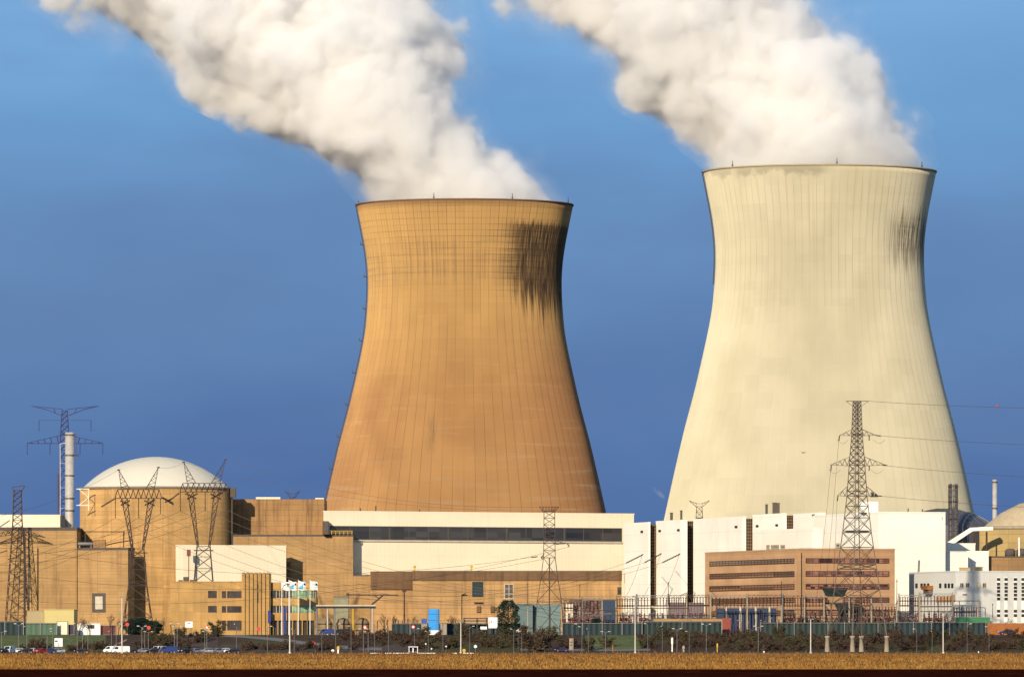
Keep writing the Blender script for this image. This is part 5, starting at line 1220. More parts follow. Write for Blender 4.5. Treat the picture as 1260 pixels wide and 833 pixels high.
# slender lightning masts of the substation
for px, yt, Y, lab in ((649.5,716,2500,'left of the rust brown pylon'),(713.5,718,2498,'right of the rust brown pylon'),(822.5,715,2484,'in front of the second white hall'),(961.5,714,2450,'left of the corner pier of the tan office'),(1103.5,712,2452,'at the right corner of the tan office'),(1221.5,742,2442,'before the stacked slot windows')):
    x = PX(px,Y); root = thing('lightning_mast', 'slim steel lightning mast '+lab, 'mast', (x,Y,GZ), 'lightning masts')
    zt = PZ(yt,Y); MB().bar((x,Y,GZ), (x,Y,GZ+(zt-GZ)*.55), .26, 8, .2).build('lower_pole', M['conc'], root); MB().bar((x,Y,GZ+(zt-GZ)*.55), (x,Y,zt), .14, 6, .07).sphere((x,Y,zt-(zt-GZ)*.04), .22, 5).build('rod', M['lat'], root)

# canopy with posts and round tanks behind, plus a steel boom, left of the blue tank
Yk = 2470; root = thing('canopy', 'flat grey canopy on posts right of the ochre office', 'canopy', (PX(425,Yk),Yk,GZ))
a, b = PX(389,Yk), PX(462,Yk); MB().box(a, b, Yk, Yk+7, PZ(748,Yk), PZ(745.6,Yk)).build('roof', M['dark'], root)
mb = MB()
for i in range(36): x = a+(b-a)*(i+.5)/36; mb.box(x-.3, x+.3, Yk-.25, Yk+.3, PZ(745.55,Yk), PZ(743.8,Yk))
mb.build('edge_block', M['framew'], root)
for x, mm in ((390,'steel'),(403,'framew'),(411.5,'steel'),(434.5,'yel'),(458,'framew')): MB().bar((PX(x,Yk+.5),Yk+.5,GZ), (PX(x,Yk+.5),Yk+.5,PZ(748,Yk)), .3, 6).build('post', M[mm], root)
for i, x in enumerate((400, 422, 446)):
    Yt2 = 2482; q = Vector((PX(x,Yt2),Yt2,GZ)); root = thing('storage_tank', ('squat tan tank under the left end of the canopy','squat tan tank under the middle of the canopy','squat tan tank under the right end of the canopy')[i], 'tank', q, 'tanks under the canopy')
    MB().lathe([(.01,0),(2.2,0),(2.3,.5),(2.3,4.2),(1.6,5.4),(.01,5.9)], 20, q).build('shell', plain('drab tank paint', (.20,.145,.085), .7), root); MB().lathe([(2.32,1.4),(2.45,1.4),(2.45,1.7),(2.32,1.7)], 20, q).lathe([(2.32,3.6),(2.45,3.6),(2.45,3.9),(2.32,3.9)], 20, q).build('hoop', M['lat'], root)
rt = block('water_tank_house', 'grey green box house above the canopy', flat_plan(411,428.5,2500,6), PZ(733.5,2500), plain('grey green board', (.22,.21,.14), .8), 'shed', ch=.25)
Ym = 2480; root = thing('steel_boom', 'rust brown steel boom on a braced post left of the blue tank', 'crane', (PX(467,Ym),Ym,GZ))
MB().bar(P(426.5,731.5,Ym), P(490,732,Ym), .32, 4).build('beam', M['lat'], root); MB().bar((PX(457,Ym),Ym,GZ), P(457,744,Ym), .3).bar(P(457,744,Ym), P(471,732.5,Ym), .42).bar(P(461,732,Ym), P(466,736,Ym), .25).build('post', M['lat'], root)
MB().box(*(lambda q: (q.x-.5,q.x+.5,q.y-.4,q.y+.4,q.z-.4,q.z+.5))(P(428,731.3,Ym))).build('hoist', M['lat'], root)
root = thing('flood_mast', 'dark lamp mast in front of the dark brown fascia', 'mast', (PX(497.5,2500),2500,GZ)); x = PX(497.5,2500)
MB().bar((x,2500,GZ), (x,2500,PZ(727,2500)), .3, 6, .22).build('pole', M['lat'], root); MB().box(x-.7,x+.7,2499.5,2500.3,PZ(728,2500),PZ(725.5,2500)).build('lamp_head', M['lat'], root)
mb = MB(); root = thing('pipe_rack', 'dark pipe rack frame left of the tall dark evergreen', 'rack', (PX(590,2445),2445,GZ))
for x in (571, 587, 599): mb.box(PX(x,2440)-.2, PX(x,2440)+.2, 2439.8, 2440.2, GZ, PZ(761,2440))
mb.box(PX(570,2440), PX(600.5,2440), 2439.7, 2440.3, PZ(761,2440), PZ(759.8,2440)); mb.build('frame', M['lat'], root)
mb = MB().bar(P(571,763.5,2440.8), P(600,763.5,2440.8), .3, 6).build('pipe', M['steel'], root)

# flags
Yg_ = 2522
for i, (px, lab) in enumerate(((352.5,'leftmost white flag on a tall pole, a dark curve on it'),(361.5,'white flag with a cyan flash, second from the left'),(373,'white flag with a broad cyan flash near the office end'),(387.5,'rightmost pale flag beyond the curved office end'))):
    x = PX(px-9 if 0 else px-6,Yg_); root = thing('flag_pole', lab, 'flag', (x,Yg_,GZ), 'flags before the ochre office'); zt = PZ(713.5,Yg_)
    MB().bar((x,Yg_,GZ), (x,Yg_,zt), .16, 6, .09).sphere((x,Yg_,zt), .16, 5).build('pole', M['wht'], root)
    L_, H_ = 2.55, 3.0; nx = 12; vs = []; fs = []
    for r_ in range(2):
        for k in range(nx+1): u = k/nx; vs.append((x+.1+L_*u, Yg_+.35*math.sin(5*u+i)*u, zt-.2-H_*r_-.5*u+.12*math.sin(7*u+i)))
    fs = [(k,nx+1+k,nx+2+k,k+1) for k in range(nx)]
    cl = MB().add(vs, fs, True).add([(v[0],v[1]+.03,v[2]) for v in vs], [f[::-1] for f in fs], True).build('cloth', M['wht'], root)
    def patch(pts, mat, nm):
        def at(u, w): return (x+.1+L_*u, Yg_+.35*math.sin(5*u+i)*u-.06, zt-.2-H_*w-.5*u+.12*math.sin(7*u+i))
        n_ = len(pts)//2; vs = []; 
        for (u0,w0),(u1,w1) in zip(pts[:n_], pts[n_:]): vs += [at(u0,w0), at(u1,w1)]
        MB().add(vs, [(2*k,2*k+1,2*k+3,2*k+2) for k in range(n_-1)]).build(nm, mat, cl)
    if i in (1,2): patch([(.05,.75),(.2,.62),(.4,.45),(.62,.2),(.05,.98),(.2,.95),(.4,.92),(.62,.85)], plain('cyan flag cloth', (.08,.45,.75), .8), 'flash')
    if i == 0: patch([(.05,.85),(.25,.5),(.5,.3),(.75,.22),(.05,.99),(.25,.62),(.5,.40),(.75,.32)], M['navy'], 'curve')
    patch([(.72,.18),(.95,.18),(.72,.42),(.95,.42)], M['navy'], 'emblem')
# ------------------------------------------------------------------ bank, car park and roadside things
# road sheets climbing the bank
def strip(name, pts, mat, w):
    mb = MB(); L_ = [];
    for (px, Y) in pts: L_.append((PX(px,Y), Y))
    vs = []
    for x, y in L_: vs += [(x, y-w/2, ground_z(y-w/2)+.03), (x, y+w/2, ground_z(y+w/2)+.03)]
    mb.add(vs, [(2*i,2*i+2,2*i+3,2*i+1) for i in range(len(L_)-1)]); return structure(name, mb, mat)
asph = plain('access road asphalt', (.15,.14,.135), .9); dk = plain('dark brown earth', (.062,.042,.036), .95, var=.3, scale=.25); gr = plain('bank grass', (.085,.105,.030), .95, var=.3, scale=.3)
strip('access_road', [(270,2427),(300,2424),(340,2414),(380,2402),(420,2392),(470,2386)], asph, 9)
strip('footpath', [(128,2384),(140,2396),(155,2412),(172,2430)], plain('pale path', (.28,.23,.18), .9), 5)
strip('access_road', [(640,2384),(700,2383),(760,2382),(800,2384)], asph, 7)
def bank(name, x0, x1, mat, ya=2381, yb=2429, skew=0):
    mb = MB(); n = 8
    vs = []
    for i in range(n+1): y = ya+(yb-ya)*i/n; vs += [(PX(x0+skew*i/n,y),y,ground_z(y)+.015),(PX(x1,y),y,ground_z(y)+.015)]
    mb.add(vs, [(2*i,2*i+1,2*i+3,2*i+2) for i in range(n)]); structure(name, mb, mat)
bank('grass_bank', -60, 130, gr, skew=0); bank('earth_bank', 175, 268, dk); bank('grass_bank', 720, 800, gr)
bank('earth_bank', 271, 520, dk, ya=2378, yb=2400)

# shrubs: tangle of bare twigs; three prototypes
def shrub(seed, w, h, n, mats, leaf=.5):
    rg = random.Random(seed); root = bpy.data.objects.new('bare_shrub', None); COL.objects.link(root)
    st = MB(); tips = []
    for k in range(9):
        a = rg.uniform(0,6.28); l = rg.uniform(.5,1); p0 = Vector((rg.uniform(-.3,.3)*w,rg.uniform(-.3,.3)*w,-.15)); p1 = p0+Vector((math.cos(a)*w*.35*l, math.sin(a)*w*.35*l, h*.5*l)); p2 = p1+Vector((math.cos(a)*w*.22, math.sin(a)*w*.22, h*.42*l))
        st.bar(p0,p1,.09,4,.06).bar(p1,p2,.06,3,.03); tips += [(p0,p1),(p1,p2)]
    st.build('stem', mats[0], root)
    tw = MB()
    for k in range(n):
        a, b = rg.choice(tips); c = a.lerp(b, rg.random()**.6); d = Vector((rg.gauss(0,1),rg.gauss(0,1),rg.gauss(.55,.8))).normalized(); l = rg.uniform(.5,1.5)*h*.22
        e_ = c+d*l; 
        if e_.z < 0: e_.z = rg.uniform(0,.4)
        s = d.cross(Vector((rg.gauss(0,1),rg.gauss(0,1),rg.gauss(0,1)))).normalized()*rg.uniform(.05,.13)*leaf*2
        tw.add([c-s, c+s, e_+s*.5, e_-s*.5], [(0,1,2,3)])
        for j in range(2):
            f = c.lerp(e_, rg.random()); q = f+Vector((rg.gauss(0,1),rg.gauss(0,1),rg.gauss(.2,1))).normalized()*l*.55
            tw.add([f-s*.6, f+s*.6, q], [(0,1,2)])
    o = tw.build('twigs', mats[1], root)
    return root
bk = plain('bark', (.06,.04,.03), .9); tw1 = plain('bare brown twigs', (.066,.046,.030), .9, var=.5, scale=.8); tw2 = plain('dark reddish twigs', (.058,.034,.024), .9, var=.5, scale=.8); tw3 = plain('olive twigs', (.058,.050,.024), .9, var=.35, scale=.8)
protos = [shrub(1,3.4,3.2,420,(bk,tw1)), shrub(2,4.2,2.6,420,(bk,tw2)), shrub(3,2.8,4.2,420,(bk,tw3)), shrub(4,5.0,4.6,700,(bk,tw1),.7)]
rg = random.Random(17); used = set()
def put(k, px, Y, lab, s=1.0, grp='bare shrubs on the bank'):
    o = protos[k] if k not in used else copy_tree(protos[k]); used.add(k)
    o.location = (PX(px,Y), Y, ground_z(Y)); o.rotation_euler = (0,0,rg.uniform(0,6.28)); s *= rg.uniform(.85,1.15); o.scale = (s,s,s*rg.uniform(.85,1.1)); tag(o, lab, 'shrub', grp)
for px, Y, s, lab in ((663,2376,1.75,'large dark bare bush at the foot of the rust brown pylon'),(724,2378,1.15,'rounded bare bush on the verge right of the rust brown pylon'),(746,2392,1.35,'tall bare bush before the navy switch house')):
    put(3 if px < 700 else 2, px, Y, lab, s)
for a, b, n, y0, y1, lab, ks in ((212,268,9,2384,2426,'bare brown shrub on the dark bank left of the white sign board',(0,1,2)),(172,212,7,2386,2424,'dark bare shrub on the slope right of the pale footpath',(1,2)),(30,60,5,2380,2388,'low reddish shrub at the foot of the grass bank',(1,)),(86,140,8,2378,2392,'low bare shrub behind the parked cars',(0,1)),
   (300,400,11,2380,2390,'low dark shrub below the access road',(1,0)),(400,520,20,2380,2424,'bare brown shrub on the bank left of the bus shelter',(0,1,1)),(520,640,22,2380,2424,'bare brown shrub on the bank right of the bus shelter',(0,1,2)),(640,710,9,2384,2420,'bare shrub around the rust brown pylon foot',(0,2)),
   (786,890,20,2380,2424,'bare brown shrub on the bank below the dull teal fence',(0,1,2)),(890,1010,25,2380,2424,'bare brown shrub on the bank left of the concrete piers',(0,1,1,2)),(1010,1100,18,2382,2424,'bare brown shrub around the concrete piers',(0,1)),(1100,1262,34,2380,2424,'bare brown shrub on the bank below the blue grey building',(0,1,1,2))):
    n = int(n*1.35)
    for i in range(n):
        put(rg.choice(ks), a+(b-a)*(i+rg.uniform(0,1))/n, rg.uniform(y0,y1), lab, rg.uniform(.6,1.25), 'shrubs: '+lab)
# small bare trees on the yard edge
def bare_tree(seed, h):
    rg = random.Random(seed); root = bpy.data.objects.new('bare_tree', None); COL.objects.link(root)
    tr = MB().bar((0,0,-.1),(0.1,0,h*.4),.16,6,.10); tr.build('trunk', bk, root); cr_ = MB()
    def grow(p, d, l, r, k):
        q = p+d*l; cr_.bar(p, q, r, 3, r*.6)
        if k == 0: return
        for _ in range(3): grow(p.lerp(q, rg.uniform(.6,1)), (d+Vector((rg.gauss(0,.42),rg.gauss(0,.42),rg.gauss(.12,.25)))).normalized(), l*rg.uniform(.55,.8), r*.62, k-1)
    for _ in range(4): grow(Vector((.1,0,h*rg.uniform(.25,.4))), Vector((rg.gauss(0,.4),rg.gauss(0,.4),1)).normalized(), h*.26, .075, 4)
    cr_.build('crown', tw1, root); return root
bt = [bare_tree(3,5.5), bare_tree(8,6.5)]; ub = set()
for i, (px, Y, s, lab) in enumerate(((98,2448,1,'above the white site cabin, left one'),(104,2452,.9,'above the white site cabin, middle one'),(110,2449,.85,'above the white site cabin, right one'),(136,2450,1.1,'above the dull red box'),(146,2446,1.0,'left of the tall lamp mast'),(192,2452,.9,'right of the dark evergreen hedge'),(201,2448,1.0,'left of the ochre office corner'),
    (473,2452,1.1,'under the steel boom'),(486,2450,1.2,'left of the dark lamp mast'),(508,2454,1.0,'left of the blue tank'),(553,2452,1.2,'just right of the blue tank'),(561,2456,1.0,'between the blue tank and the pipe rack'),(612,2452,.9,'left of the tall dark evergreen'),(1111,2450,1.0,'at the right corner of the tan office'),(1240,2444,1.0,'before the stacked slot windows'))):
    k = i % 2; o = bt[k] if k not in ub else copy_tree(bt[k]); ub.add(k)
    o.location = (PX(px,Y),Y,ground_z(Y)); o.rotation_euler = (0,0,i*1.3); o.scale = (s,s,s); tag(o, 'small bare tree with fine twigs '+lab, 'tree', 'small bare trees along the yard')
# evergreens
def evergreen(name, label, px, Y, h, w, seed, conical, n=2600):
    rg = random.Random(seed); root = thing(name, label, 'tree', (PX(px,Y),Y,ground_z(Y))); b = root.location
    MB().bar(b+Vector((0,0,-.1)), b+Vector((0,0,h*.85)), .25, 6, .06).build('trunk', bk, root); cr_ = MB()
    for i in range(n):
        u = rg.random()**.8; a = rg.uniform(0,6.28); lob = 1+.22*math.sin(a*3+seed)+.18*math.sin(u*19+a*2)
        rr = w*(1-u**1.6*.9 if conical else math.sqrt(max(.05,1-(2*u-1)**2*.9)))*lob*math.sqrt(rg.uniform(.35,1)); c = b+Vector((math.cos(a)*rr, math.sin(a)*rr, h*(.04+.95*u)))
        d = Vector((math.cos(a)+rg.gauss(0,.5),math.sin(a)+rg.gauss(0,.5),rg.gauss(.1,.5))).normalized(); s = d.cross(Vector((rg.gauss(0,1),rg.gauss(0,1),rg.gauss(0,1)))).normalized()*rg.uniform(.10,.2); l = rg.uniform(.35,.8)
        cr_.add([c-s, c+s, c+d*l], [(0,1,2)])
    cr_.build('crown', plain('dark evergreen needles', (.012,.032,.024), .8, var=.4, scale=.7), root)
evergreen('evergreen_tree', 'dark green evergreen tree between the low tan hall and the teal fence', 625.5, 2442, 11.6, 3.6, 4, False, 4600)
evergreen('evergreen_bush', 'dark evergreen bush left of the red road signs', 163, 2446, 5.2, 2.6, 6, False)
evergreen('evergreen_bush', 'wide dark evergreen bush behind the red road signs', 174, 2448, 5.6, 3.0, 9, False)
evergreen('evergreen_bush', 'low dark evergreen bush left of the ochre office', 188, 2447, 4.6, 3.0, 12, False)
evergreen('evergreen_bush', 'dark evergreen bush beside the navy switch house', 734, 2462, 5.5, 1.8, 15, False)

# tall lamp masts
for px, yt, yb, lab in ((150,735,805,'tall pale lamp mast before the dark evergreen bushes'),(356.5,722,806,'tallest lamp mast, before the ochre office'),(567,764,806,'lamp mast right of the blue tank'),(781.5,734,806,'tall lamp mast before the leftmost white hall'),(997.5,762,805,'lamp mast left of the concrete piers'),(1160.5,754,806,'lamp mast before the blue grey building')):
    Y = 1955; x = PX(px,Y); root = thing('lamp_mast', lab, 'lamp mast', (x,Y,0), 'tall lamp masts along the car park'); zt = PZ(yt,Y)
    MB().bar((x,Y,0), (x,Y,zt), .20, 8, .12).bar((x,Y,0), (x,Y,.5), .38, 8).build('pole', M['stackw'], root)
    MB().box(x-.75,x+.75,Y-.2,Y+.2,zt,zt+.22).box(x-.75,x-.3,Y-.35,Y+.35,zt-.05,zt+.3).box(x+.3,x+.75,Y-.35,Y+.35,zt-.05,zt+.3).build('lamp_head', M['steel'], root)
# street lamps
def street_lamp(double):
    root = bpy.data.objects.new('street_lamp', None); COL.objects.link(root)
    MB().bar((0,0,0),(0,0,6),.10,6,.07).build('pole', M['steel'], root)
    for s in ((-1,1) if double else (1,)):
        MB().bar((0,0,5.9),(s*1.1,0,6.25),.06,5).build('arm', M['steel'], root); MB().box(s*1.1-.35,s*1.1+.35,-.14,.14,6.18,6.36).build('lamp_head', M['framew'], root)
    return root
lp = {True: street_lamp(True), False: street_lamp(False)}; ul = set()
lamps = [(2,1),(23,1),(33,0),(58,0),(65,0),(95,0),(101.5,0),(108,0),(137,0),(143,0),(174.5,1),(178,0),(182.5,1),(214.5,1),(218,1),(252,1),(254.5,1),(291,0),(329,0),(362,0),(396,0),(413,0),(432,0),(447,1),(453,1),(461,0),(478,0),(510,0),(527,0),(545,0),(578,0),(632,0),(642,0),(704,0),(716,0),(724,0),(745,1),(797,0),(815,0),(833,1),(848,0),(869,1),(933,1),(1128,0),(1147,0),(1190,0),(1217,0)]
def zone(px):
    for b, t in ((30,'below the blue teal fence'),(70,'below the pale green fence'),(125,'below the white site cabin'),(160,'beside the pale footpath'),(200,'below the red road signs'),(235,'below the small white sign board'),(300,'at the left end of the access road'),(392,'before the ochre office'),(470,'below the flat grey canopy'),(520,'behind the bus shelter'),(560,'below the blue tank'),(650,'near the tall dark evergreen'),(735,'around the rust brown pylon'),(790,'before the leftmost white hall'),(890,'below the dull teal fence'),(1000,'below the navy shed'),(1175,'below the orange balcony'),(1400,'before the rust orange wall')):
        if px < b: return t
for i, (px, dbl) in enumerate(lamps):
    d = bool(dbl); Y = 2120+ (i*37 % 90); o = lp[d] if d not in ul else copy_tree(lp[d]); ul.add(d)
    o.location = (PX(px,Y),Y,0); o.rotation_euler = (0,0,0 if d else (i*2.1)%6.28); o.scale = (1,1,1.0+.12*((i*7)%4)); tag(o, ('two armed' if d else 'single armed')+' thin street lamp '+zone(px), 'street lamp', 'thin '+('two' if d else 'single')+' armed street lamps '+zone(px))

# cars and vans -----------------------------------------------------------------------------------
tyre = plain('tyre rubber', (.015,.015,.016), .9); cg = plain('car window glass', (.02,.022,.026), .08, spec=.6); hl = plain('headlight glass', (.65,.65,.62), .15); tl_ = plain('tail light red', (.45,.02,.015), .3)
cwhite = plain('white car paint', (.72,.72,.72), .25, 0, .03); cblue = plain('blue car paint', (.025,.045,.16), .25, .2, .03); cdark = plain('dark car paint', (.02,.022,.03), .25, .2, .03); csil = plain('silver car paint', (.42,.43,.45), .25, .5, .03); cred = plain('red car paint', (.35,.02,.02), .3, 0, .03)
def vehicle(van):
    root = bpy.data.objects.new('delivery_van' if van else 'parked_car', None); COL.objects.link(root)
    if van: prof = [(-2.5,.35),(-2.5,1.0),(-2.1,1.15),(-1.45,1.95),(2.35,2.0),(2.5,1.8),(2.5,.35)]; w = .95
    else: prof = [(-2.15,.3),(-2.18,.68),(-1.95,.82),(-1.05,.95),(-.45,1.40),(.95,1.44),(1.75,1.0),(2.12,.95),(2.15,.32)]; w = .86
    n = len(prof); bm = bmesh.new()
    vv = [[bm.verts.new((x, s*w*(1 if z < 1.0 else .84 if not van else .94), z)) for x, z in prof] for s in (-1,1)]
    for i in range(n): j = (i+1) % n; bm.faces.new((vv[0][i],vv[0][j],vv[1][j],vv[1][i]))
    bm.faces.new(vv[0][::-1]); bm.faces.new(vv[1]); bmesh.ops.recalc_face_normals(bm, faces=bm.faces)
    bmesh.ops.bevel(bm, geom=[e for e in bm.edges], offset=.07, segments=2, affect='EDGES')
    me = bpy.data.meshes.new('body'); bm.to_mesh(me); bm.free(); me.materials.append(cwhite); o = bpy.data.objects.new('body', me); COL.objects.link(o); o.parent = root
    ws = []
    if van: sides = [[(-1.95,1.2),(-1.45,1.80),(-.75,1.82),(-.75,1.2)]]; front = [(-2.10,1.18),(-1.50,1.90)]
    else: sides = [[(-.95,.98),(-.45,1.33),(.2,1.36),(.2,.98)],[(.28,.98),(.28,1.36),(.9,1.37),(1.5,1.0)]]; front = [(-1.04,.98),(-.48,1.36)]; 
    for poly in sides:
        mb = MB()
        for s in (-1,1):
            vs = [(x, s*(w*(.985 if z < 1.05 else .86 if not van else .95)+.02), z) for x, z in poly]; mb.add(vs, [tuple(range(len(vs)))])
        mb.build('side_window', cg, root)
    mb = MB(); (xa,za),(xb,zb) = front; yy = w*.78; mb.add([(xa-.05,-yy,za),(xa-.05,yy,za),(xb-.05,yy*.92,zb),(xb-.05,-yy*.92,zb)], [(0,1,2,3)]); mb.build('windscreen', cg, root)
    if not van: mb = MB(); mb.add([(1.72,-.62,1.06),(1.72,.62,1.06),(1.04,.6,1.42),(1.04,-.6,1.42)], [(0,1,2,3)]); mb.build('rear_window', cg, root)
    for x in ((-1.55,1.6) if van else (-1.32,1.30)):
        for s in (-1,1):
            wh = MB().bar((x,s*(w-.2),.33),(x,s*(w+.02),.33),.33,14).build('wheel', tyre, root); MB().bar((x,s*(w+.015),.33),(x,s*(w+.035),.33),.19,10).build('rim', csil, wh)
    for s in (-1,1):
        MB().box((-2.53 if van else -2.2),(-2.40 if van else -2.08),s*w*.72-.16,s*w*.72+.16,.68,.84).build('headlight', hl, root); MB().box((2.42 if van else 2.05),(2.54 if van else 2.18),s*w*.8-.1,s*w*.8+.1,.75,1.0).build('tail_light', tl_, root)
    return root
pv = {True: vehicle(True), False: vehicle(False)}; uv_ = set()
cars = [(3.5,0,cdark,1.2,'dark car cut by the left edge'),(11.5,1,cwhite,1.3,'white van nearest the left edge'),(22,0,cwhite,.3,'low white car right of the leftmost van'),(32,0,cdark,.2,'dark car left of the white front by the pale green fence'),(39.5,0,cwhite,1.25,'white car nose on below the pale green fence'),(50,0,cred,.9,'dull red car left of the blue car'),(60,0,cblue,.2,'blue car left of the silver estate'),(70.5,0,csil,.15,'silver car with dark glass under the white notice board'),(101,0,cdark,.1,'lone dark car with a pale roof before the green bank'),(138,1,cwhite,.15,'white van left of the lamp mast foot'),(148,1,cwhite,.25,'white van behind the lamp mast foot'),(160,0,cdark,.1,'dark car right of the two white vans'),(176,0,csil,.5,'silver car below the red road signs'),(189,0,cdark,.3,'dark car left of the blue van'),(196,1,cwhite,1.0,'white van end on beside the blue van'),(207,1,cblue,.1,'long dark blue van'),(216,0,cdark,.2,'black car right of the dark blue van'),(228,0,cdark,.9,'dark car below the small white sign board'),(239,0,csil,.9,'grey car right of the small white sign board'),(255,0,csil,.2,'grey car left of the white roofed car'),(266,0,csil,.8,'silver car end on in the last row'),(276,0,cwhite,.15,'white roofed car near the row end'),(287,0,cdark,.15,'dark car at the right end of the parking row'),
 (402,1,cblue,.05,'dark blue van under the left end of the canopy'),(421,1,cdark,.1,'dark van under the middle of the canopy'),
 (691,0,plain('violet car paint', (.05,.03,.09), .3, .2, .03),.12,'dark violet car on the road below the rust brown pylon'),(1239,0,cblue,.1,'dark blue car before the rust orange wall')]
for i, (px, van, mat, rot, lab) in enumerate(cars):
    Y = 1985+(i*29 % 70); 
    if px in (402, 421): Y = 2452
    if px == 691: Y = 2376
    if px == 1239: Y = 2433
    b = bool(van); o = pv[b] if b not in uv_ else None
    if o is None: o = copy_tree(pv[b], None, {cwhite: mat})
    else:
        uv_.add(b)
        for ch in o.children:
            if ch.name.startswith('body'): ch.material_slots[0].link = 'OBJECT'; ch.material_slots[0].material = mat
    o.location = (PX(px,Y),Y,ground_z(Y)); o.rotation_euler = (0,0,rot); 
    if px == 1239: o.scale = (1.3,1.3,1.3)
    tag(o, lab, 'van' if van else 'car', 'vehicles in the car park' if Y < 2100 else 'cars by the yard')

# signs, shelter, markers ---------------------------------------------------------------------------
def board(label, x0, x1, y0, y1, Y, mat, marks=(), feet=True):
    a, b = PX(x0,Y), PX(x1,Y); root = thing('sign_board', label, 'sign', ((a+b)/2,Y,ground_z(Y)))
    pn = MB().box(a,b,Y-.06,Y+.06,PZ(y1,Y),PZ(y0,Y)).build('panel', mat, root)
    for x in (a+(b-a)*.18, b-(b-a)*.18): MB().bar((x,Y+.12,ground_z(Y)),(x,Y+.12,PZ(y0,Y)),.08,6).build('post', M['steel'], root)
    for (mx0,mx1,my0,my1,mm) in marks: MB().box(PX(mx0,Y),PX(mx1,Y),Y-.09,Y-.061,PZ(my1,Y),PZ(my0,Y)).build('marking', mm, pn)
board('white notice board with a dark blue corner mark above the parked cars', 67, 77, 784.8, 795, 2130, M['wht'], ((67.6,71,787.5,789.3,M['navy']),(71,73,791,794.6,M['framew'])))
board('small white sign board at the foot of the ochre office', 228, 237, 764.3, 771.7, 2436, M['wht'], ((230.5,232,766.4,767.4,M['navy']),(232.5,234,765.9,767.2,M['navy'])))
board('square white board left of the tall dark evergreen', 601, 612, 759.2, 772.5, 2433, M['wht'], ((602.2,603.4,765,766.6,M['lat']),(604.6,605.4,763,766,M['lat'])))
board('tall narrow pale board on the verge right of the violet car', 700.5, 705.5, 785, 799, 2330, M['conc'], ((701.5,704.5,789,790,M['lat']),(701.5,704.5,793,794,M['lat'])))
board('white plate fixed low on the pipe rack', 591, 599, 770.5, 774, 2436, M['wht'])
def road_sign(label, px, y, Y, mat, r=.42, inner=None):
    x = PX(px,Y); z = PZ(y,Y); g = ground_z(Y); root = thing('road_sign', label, 'road sign', (x,Y,g), 'round road signs')
    MB().bar((x,Y+.06,g),(x,Y+.06,z+r),.05,6).build('post', M['steel'], root); d = MB().bar((x,Y-.03,z),(x,Y+.01,z),r,18).build('disc', mat, root)
    if inner: MB().bar((x,Y-.045,z),(x,Y-.031,z),r*.6,18).build('inner_disc', inner, d)
for px, y, Y, m_, inn, lab in ((156.5,768,2432,'red',None,'round red road sign beside the tall lamp mast'),(183,772,2431,'red',None,'round red road sign right of the wide evergreen bush'),(254.5,771.5,2432,'red','wht','round red sign before the ochre office wall'),(318.5,773.5,2434,'red',None,'round red sign at the foot of the stair tower'),(385.5,791,2392,'red',None,'round red sign by the bend of the access road'),(449,771.5,2436,'red','wht','round red and white sign under the canopy end'),(508.5,771,2434,'red','wht','red and white sign left of the blue tank'),(256.5,806,1950,'red',None,'low red marker disc at the edge of the dry field'),(637.5,776.5,2380,'wht',None,'white round sign right of the tall dark evergreen'),(585,795,2200,'navy','wht','dark blue parking sign right of the bus shelter')):
    road_sign(lab, px, y, Y, M[m_], .62 if m_ != 'navy' else .75, M[inn] if inn else None)
Ys = 1975; root = thing('bus_shelter', 'small white framed shelter at the edge of the dry field', 'shelter', (PX(508.5,Ys),Ys,0)); a, b = PX(503,Ys), PX(514,Ys); zt = PZ(795,Ys)
MB().box(a-.1,b+.1,Ys-.1,Ys+1.5,zt-.18,zt).build('roof', M['wht'], root)
for x in (a+.06, b-.06):
    for yy in (Ys, Ys+1.35): MB().box(x-.07,x+.07,yy-.05,yy+.09,0,zt-.181).build('post', M['wht'], root)
MB().box(a+.14,b-.14,Ys+1.34,Ys+1.37,.5,zt-.3).build('rear_glass', cg, root); MB().box(a+.3,b-.3,Ys+.9,Ys+1.25,.45,.52).box(a+.4,a+.5,Ys+1,Ys+1.1,0,.45).box(b-.5,b-.4,Ys+1,Ys+1.1,0,.45).build('bench', M['framew'], root)
MB().box(PX(507.6,Ys),PX(508.9,Ys),Ys-.02,Ys+.02,.3,1.5).build('notice', M['wht'], root)
mb = MB()
for a, b in ((455,468),(474,502.6),(514.5,536),(556,562),(570,583)): mb.box(PX(a,1962),PX(b,1962),1961.9,1962.1,-.1,.22)
o = mb.build('kerb', M['wht']); o['kind'] = 'structure'
def post_marker(label, px, y0, y1, Y, m1, m2, w=.22):
    x = PX(px,Y); root = thing('marker_post', label, 'marker post', (x,Y,ground_z(Y)), 'marker posts at the field edge'); z1, zb = PZ(y0,Y), ground_z(Y); zm = zb+(z1-zb)*.55
    MB().box(x-w*.6,x+w*.6,Y-.15,Y+.15,zb,zm).build('foot', M[m2], root); MB().box(x-w,x+w,Y-.22,Y+.22,zm+.001,z1-.2).box(x-w*.7,x+w*.7,Y-.16,Y+.16,z1-.199,z1).build('head', M[m1], root)
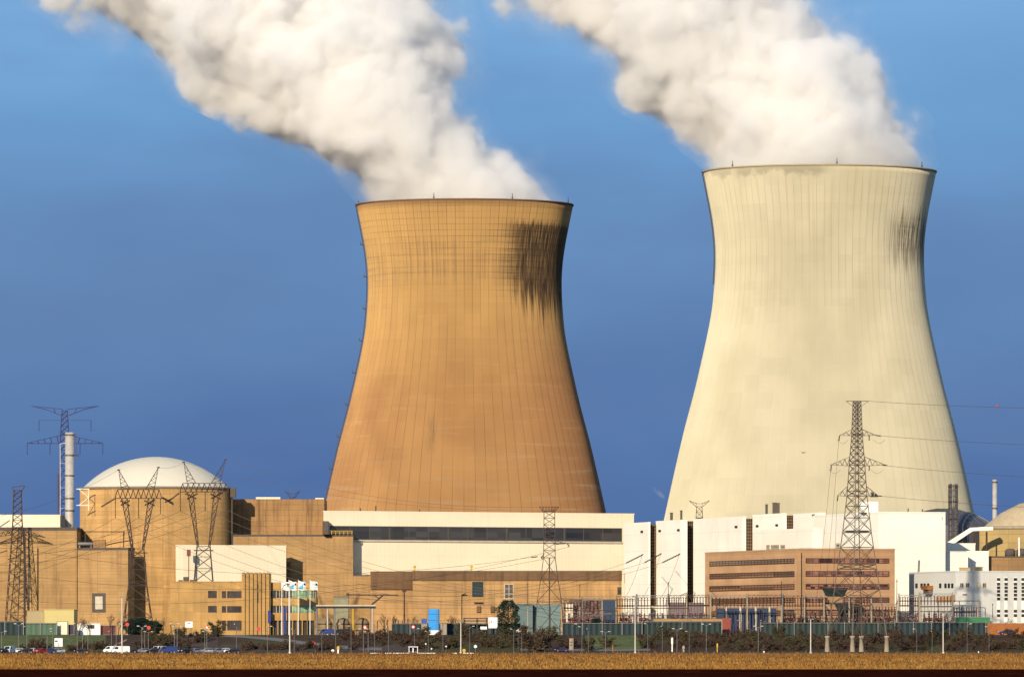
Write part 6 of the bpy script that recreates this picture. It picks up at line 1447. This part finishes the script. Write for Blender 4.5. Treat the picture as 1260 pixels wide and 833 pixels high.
for a in (('white and blue marker post with an orange foot below the canopy',409.5,798.5,807,1960,'wht','orange',.4),('yellow headed marker post beside the white and blue one',416,794.5,807,1958,'yel','wht',.35),('short orange marker post left of the bus shelter',443,803,808,1955,'orange','orange'),('white stub post left of the bus shelter',475,803,808,1956,'wht','wht'),('second white stub post nearer the bus shelter',483,804,808,1956,'wht','wht',.35),('yellow green bin right of the lamp mast by the blue tank',571,798,807,1965,'yel','yel',.45),('orange marker post before the teal fence',754,793,799,2200,'orange','orange'),('yellow marker post below the navy shed',882.5,791,798,2250,'yel','yel'),('white marker post below the dull teal fence',827,784,795,2330,'wht','wht',.3),('small white post on the bank below the green container',1204,801,804,2100,'wht','wht'),('white leaning post before the lone dark car',100,805,809,1930,'wht','wht',.15),('pale utility box post on the bank left of the navy shed',841,794,799.5,2250,'conc','conc',.4),('white stub post at the right edge of the field',1248,805,808,1940,'wht','wht',.2),('white stub post left of the concrete piers',940,800.5,803.5,2080,'wht','wht',.25)): post_marker(*a)
for px, y, lab in ((524,792,'left of three'),(531,798,'middle of three'),(549,795,'right of three')):
    x, z = PX(px,2200), PZ(y,2200); root = thing('bollard_light', 'small white globe lamp on the bank below the blue tank, '+lab, 'lamp', (x,2200,0), 'white globe lamps on the bank'); MB().bar((x,2200,0),(x,2200,z),.06,5).build('pole', M['steel'], root); MB().sphere((x,2200,z),.28,7).build('globe', M['wht'], root)
# bird
Yb_ = 1800; q = P(988.5,557,Yb_); root = thing('bird', 'dark bird gliding before the cream tower', 'bird', q); 
mb = MB(); prof = [(.01,-.34),(.06,-.28),(.10,-.1),(.09,.1),(.05,.26),(.01,.36)]
vs = []; 
for r_, t in prof:
    for k in range(8): a = math.pi*2*k/8; vs.append((q.x+t, q.y+r_*math.cos(a), q.z+r_*math.sin(a)))
mb.add(vs, [(8*i+k,8*i+(k+1)%8,8*i+8+(k+1)%8,8*i+8+k) for i in range(5) for k in range(8)], True)
for s in (-1,1):
    w0 = Vector((q.x-.02,q.y+s*.05,q.z+.04)); el_ = Vector((q.x+s*.42+.02,q.y+s*.25,q.z+.20)); tp = Vector((q.x+s*.85,q.y+s*.35,q.z+.30)); D = Vector((0,.0,.03))
    mb.add([w0+Vector((-.10,0,0)), el_+Vector((-.06,-.1,0)), tp, el_+Vector((.08,.14,-.03)), w0+Vector((.14,0,-.02))], [(0,1,2,3,4)])
    mb.add([w0+Vector((-.10,0,-.02)), el_+Vector((-.06,-.1,-.02)), tp+Vector((0,0,-.01)), el_+Vector((.08,.14,-.05)), w0+Vector((.14,0,-.04))], [(4,3,2,1,0)])
mb.build('body', M['black'], root)
